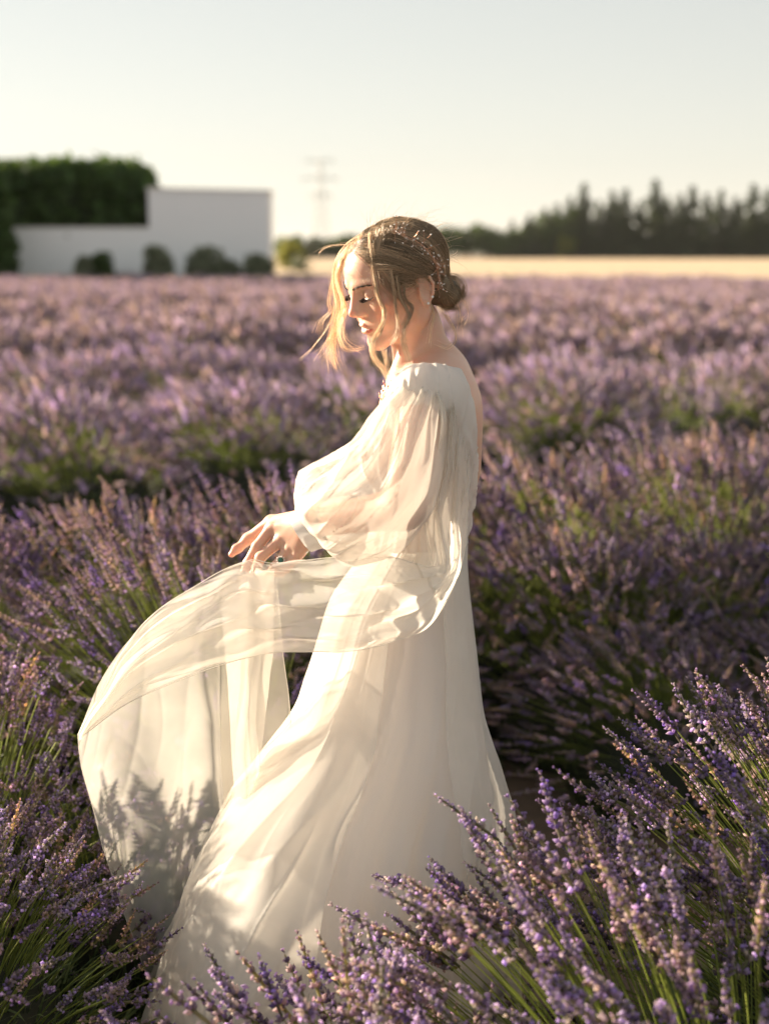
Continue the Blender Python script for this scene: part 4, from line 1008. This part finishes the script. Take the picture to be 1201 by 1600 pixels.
# ---- skirt, lofted level by level
def skirt(name, lv, yc, depth, m, parent, seed, amp=1.0, nth=220, nz=150, a0=0, a1=2 * math.pi, folds=1.0):
    L = np.array([[P(l, y, yc(y))[0], P(r_, y, yc(y))[0], P((l + r_) / 2, y, yc(y))[2], depth(y), Y0 + yc(y)] for y, l, r_ in lv])
    S = cr(L, nz); th = np.linspace(a0, a1, nth); full = a1 - a0 > 6.2
    if full: th = th[:-1]
    g = np.random.default_rng(seed); V = []
    fr = [(5, .9), (9, .55), (14, .35), (23, .18)]; ph_ = g.uniform(0, 6.28, len(fr)); tw = g.uniform(-1.2, 1.2, len(fr))
    for i, (xl, xr, z, dp, yc_) in enumerate(S):
        t = i / (nz - 1); c = np.array([(xl + xr) / 2, yc_, z]); rx = (xr - xl) / 2
        w_ = sum(a * np.sin(n * th + p_ + t_ * t * 2.2 + .9 * np.sin(2 * th + t * 2)) for (n, a), p_, t_ in zip(fr, ph_, tw))
        w_ = np.sign(w_) * np.abs(w_) ** .85
        sd_ = folds_noise(th * 1.5 + .5 * t + 1.2 * t * t, np.full(len(th), t * .9), np.full(len(th), seed * 3.1), 150 + seed) - .3
        f = 1 + amp * folds * ((.012 + .055 * t) * w_ * (.35 + .65 * np.abs(np.sin(th))) + (.02 + .07 * t) * sd_ * np.clip(np.abs(np.sin(th)) * 1.6, 0, 1))
        V.append(np.stack([c[0] + rx * np.cos(th) * f, c[1] + dp * np.sin(th) * f, np.full(len(th), z)], 1))
    V = np.concatenate(V); V += .0035 * np.stack([vnoise(V * 11, 1), vnoise(V * 11, 2), vnoise(V * 11, 3)], 1)
    return obj(name, V, grid_faces(nz, len(th), full), m, parent)
lv = [(842, 588, 727), (880, 560, 727), (940, 520, 733), (1000, 500, 741), (1060, 482, 746), (1110, 466, 751), (1160, 432, 757), (1210, 396, 762), (1270, 352, 768), (1340, 316, 776), (1420, 282, 786), (1500, 254, 795), (1600, 228, 806), (1720, 205, 818), (1900, 190, 826)]
sk = skirt('skirt', lv, lambda y: .02 - .00006 * (y - 842), lambda y: .125 + .00028 * (y - 842), M['white'], person, 4)
lv2 = [(846, 600, 729), (880, 585, 729), (940, 560, 735), (1000, 545, 743), (1060, 530, 749), (1110, 520, 756), (1160, 508, 770), (1210, 490, 786), (1260, 470, 800), (1310, 450, 808), (1380, 430, 806), (1480, 400, 806), (1600, 380, 818), (1720, 380, 826)]
skirt('skirt_overlay', lv2, lambda y: .02 - .00004 * (y - 842), lambda y: .14 + .00031 * (y - 842), M['overlay'], person, 9, 1.2, a0=R(-62), a1=R(110))
lv3 = [(l_[0], l_[1] - 4, l_[2] + 2) for l_ in lv]
skirt('skirt_overlay', lv3, lambda y: .015 - .00006 * (y - 842), lambda y: .137 + .00030 * (y - 842), M['overlay'], person, 14, 1.3, a0=R(150), a1=R(262))

# ---- sleeve: sections between an upper and a lower outline, gathered at shoulder and cuff
sec = [((640, 590), (698, 620), .052, -.13), ((594, 632), (698, 690), .088, -.165), ((556, 684), (688, 756), .112, -.195), ((512, 718), (668, 812), .122, -.205), ((474, 742), (618, 858), .112, -.20),
       ((462, 766), (560, 874), .090, -.175), ((463, 790), (524, 868), .058, -.15), ((474, 797), (510, 853), .034, -.137)]
rows = []
for T_, B_, dr_, dy in sec: rows.append(np.concatenate([P(*T_, dy), P(*B_, dy), [dr_]]))
S = cr(rows, 170); th = np.linspace(0, 2 * math.pi, 271)[:-1]; V = []; gz = np.random.default_rng(8)
for i, r_ in enumerate(S):
    t = i / 169; a, b, dr_ = r_[:3], r_[3:6], r_[6]; c = (a + b) / 2; e1 = (a - b) / 2
    pl = (.10 * math.exp(-t * 5) + .13 * math.exp(-(1 - t) * 5) + .035)
    w_ = np.sin(9 * th + 2.2 * t + 1.4 * np.sin(3 * th + 2 * t)) * .6 + .4 * np.sin(15 * th - 3 * t) + .5 * np.sin(4 * th + 5 * t)
    f = 1 + pl * w_ * np.where(np.abs(np.cos(th)) > .93, .35, 1)
    V.append(c + np.outer(np.cos(th) * f, e1) + np.outer(np.sin(th) * f, [0, -dr_, 0]))
V = np.concatenate(V); nn_ = np.stack([vnoise(V * 16, 11), vnoise(V * 16, 12), vnoise(V * 16, 13)], 1); V += .006 * nn_; TT = np.repeat(np.arange(170) / 169, 270); HH = np.tile(th, 170); cq = .010 * folds_noise(np.cos(HH) * 1.8 + TT * 1.2, np.sin(HH) * 1.8, TT * 1.3 + 3, 60); V[:, 1] -= cq; V[:, 2] += cq * .5; V[:, 0] -= .3 * cq
sl = obj('sleeve', V, grid_faces(170, 270, True), M['sheer'], person)
cu = [((474, 797), (510, 853), .034, -.137), ((463, 800), (498, 856), .0335, -.131), ((450, 806), (486, 860), .0325, -.124)]
rows = [np.concatenate([P(*T_, dy), P(*B_, dy), [dr_]]) for T_, B_, dr_, dy in cu]; S = cr(rows, 10); V = []
for off in (0, .0022):
    for r_ in (S if off else S[::-1]):
        a, b, dr_ = r_[:3], r_[3:6], r_[6]; c = (a + b) / 2; e1 = (a - b) / 2; L = np.linalg.norm(e1)
        V.append(c + np.outer(np.cos(th[::3]), e1 * (1 + off / L)) + np.outer(np.sin(th[::3]), [0, -dr_ - off, 0]))
obj('cuff', np.concatenate(V), grid_faces(20, 90, True), M['cuff'], sl)
for q in ((478, 861, -.135), (489, 856, -.142)):
    obj('button', *ball(P(*q), .0045), M['pearl'], sl)

# ---- cape: band swept from the shoulder round the hip to the hand and on over it
Eo = [(716, 592, -.085), (728, 650, -.10), (731, 720, -.10), (730, 790, -.095), (727, 850, -.105), (712, 908, -.15), (672, 976, -.21), (616, 1002, -.24), (540, 1018, -.235), (440, 1018, -.165), (372, 1031, -.13), (288, 1060, -.11), (198, 1100, -.09), (127, 1152, -.06)]
Ei = [(668, 576, -.145), (688, 640, -.205), (682, 720, -.225), (662, 800, -.225), (672, 872, -.19), (668, 885, -.20), (620, 872, -.235), (572, 866, -.24), (510, 872, -.205), (428, 880, -.158), (388, 876, -.145), (318, 908, -.11), (215, 985, -.08), (123, 1146, -.06)]
n_u, n_v = 360, 110
a = cr([P(*q) for q in Ei], n_u); b = cr([P(*q) for q in Eo], n_u); v = np.linspace(0, 1, n_v)[None, :, None]
u = np.linspace(0, 1, n_u)
V = a[:, None] * (1 - v) + b[:, None] * v
belly = np.sin(v[..., 0] * math.pi)
wr = .010 * np.sin(v[..., 0] * 17 + 3 * np.sin(u * 9)[:, None] + u[:, None] * 8) + .006 * np.sin(v[..., 0] * 31 - u[:, None] * 21)
V[..., 1] += -belly * (.022 * np.sin(u * math.pi)[:, None]) + wr * belly ** .5
V[..., 2] += .5 * wr * belly
V = V.reshape(-1, 3); V += .0035 * np.stack([vnoise(V * 19, 21), vnoise(V * 19, 22), vnoise(V * 19, 23)], 1)
UU = np.repeat(np.linspace(0, 1, n_u), n_v); VV = np.tile(np.linspace(0, 1, n_v), n_u); cq = (.006 + .010 * (UU < .42)) * folds_noise(VV * 3.2 + UU * 3.5, UU * 2.6, VV * .6, 80); V[:, 1] -= cq; V[:, 2] += .3 * cq
cape = obj('cape', V, grid_faces(n_u, n_v), M['sheer'], person)
def hem(pts, r=.0008):
    m = MB(); m.tube(pts, r, 5); return m.build('hem', M['white'], cape)
hem(cr([P(*q) for q in Eo], 200)); hem(cr([P(*q) for q in Ei], 200))
# falling part, blown forward
rowsF = [[(123, 1148, -.055), (160, 1060, -.065), (212, 988, -.075), (272, 936, -.085), (335, 906, -.095), (393, 892, -.115), (432, 889, -.135)],
         [(127, 1180, -.04), (168, 1140, -.02), (225, 1100, -.03), (288, 1060, -.02), (345, 1030, -.06), (386, 1010, -.05), (441, 1016, -.09)],
         [(145, 1260, .0), (190, 1255, .05), (248, 1235, .03), (308, 1210, .07), (352, 1180, .01), (384, 1155, .06), (457, 1135, -.02)],
         [(172, 1365, .05), (212, 1362, .11), (264, 1352, .09), (306, 1335, .15), (362, 1330, .10), (400, 1320, .15), (470, 1300, .08)],
         [(205, 1458, .11), (236, 1465, .17), (275, 1470, .15), (304, 1470, .21), (368, 1470, .16), (410, 1470, .22), (480, 1460, .18)],
         [(238, 1546, .17), (256, 1570, .23), (290, 1590, .21), (320, 1600, .27), (376, 1620, .24), (425, 1630, .28), (490, 1630, .26)]]
G = np.array([[P(*q) for q in r_] for r_ in rowsF]); nr, ncc = 150, 200
G2 = cr(G.reshape(6, -1), nr).reshape(nr, 7, 3); V = np.stack([cr(G2[i], ncc) for i in range(nr)])
u = np.linspace(0, 1, ncc)[None]; t = np.linspace(0, 1, nr)[:, None]
wv_ = .020 * np.exp(-((u - .56) / .05) ** 2) * np.sin(t * 3.1) - .022 * np.exp(-((u - .70) / .04) ** 2) * np.sin(t * 3.1) + .018 * np.exp(-((u - .82) / .035) ** 2) * np.sin(t * 3.1) + .007 * np.sin(u * 23 + 3 * t) * t
V[..., 1] += wv_; V[..., 0] += .5 * wv_
V = V.reshape(-1, 3); V += .003 * np.stack([vnoise(V * 12, 31), vnoise(V * 12, 32), vnoise(V * 12, 33)], 1)
UU = np.tile(np.linspace(0, 1, ncc), nr); VV = np.repeat(np.linspace(0, 1, nr), ncc); cq = .007 * folds_noise(UU * 2.3 + 1.1 * VV, VV * 1.3 - UU, UU * .5, 90); V[:, 1] -= cq
obj('cape_train', V, grid_faces(nr, ncc), M['train'], person); V = V.reshape(nr, ncc, 3)
hem(V[:, 0]); hem(V[-1]); hem(V[:, -1])
# the narrow doubled pleat hanging straight down from the fingers
rowsP = [[(374, 893, -.125), (400, 893, -.15), (430, 888, -.145)], [(376, 1000, -.10), (400, 1003, -.135), (426, 1006, -.12)], [(372, 1120, -.06), (388, 1123, -.10), (416, 1120, -.075)], [(365, 1240, -.03), (385, 1245, -.075), (404, 1240, -.05)], [(367, 1360, .02), (390, 1365, -.03), (418, 1360, .0)], [(372, 1500, .08), (400, 1500, .03), (440, 1490, .06)]]
G = np.array([[P(*q) for q in r_] for r_ in rowsP]); G2 = cr(G.reshape(6, -1), 90).reshape(90, 3, 3); V = np.stack([cr(G2[i], 30) for i in range(90)]).reshape(-1, 3)
V += .003 * np.stack([vnoise(V * 15, 41), vnoise(V * 15, 42), vnoise(V * 15, 43)], 1)
obj('cape_pleat', V, grid_faces(90, 30), M['train'], person)
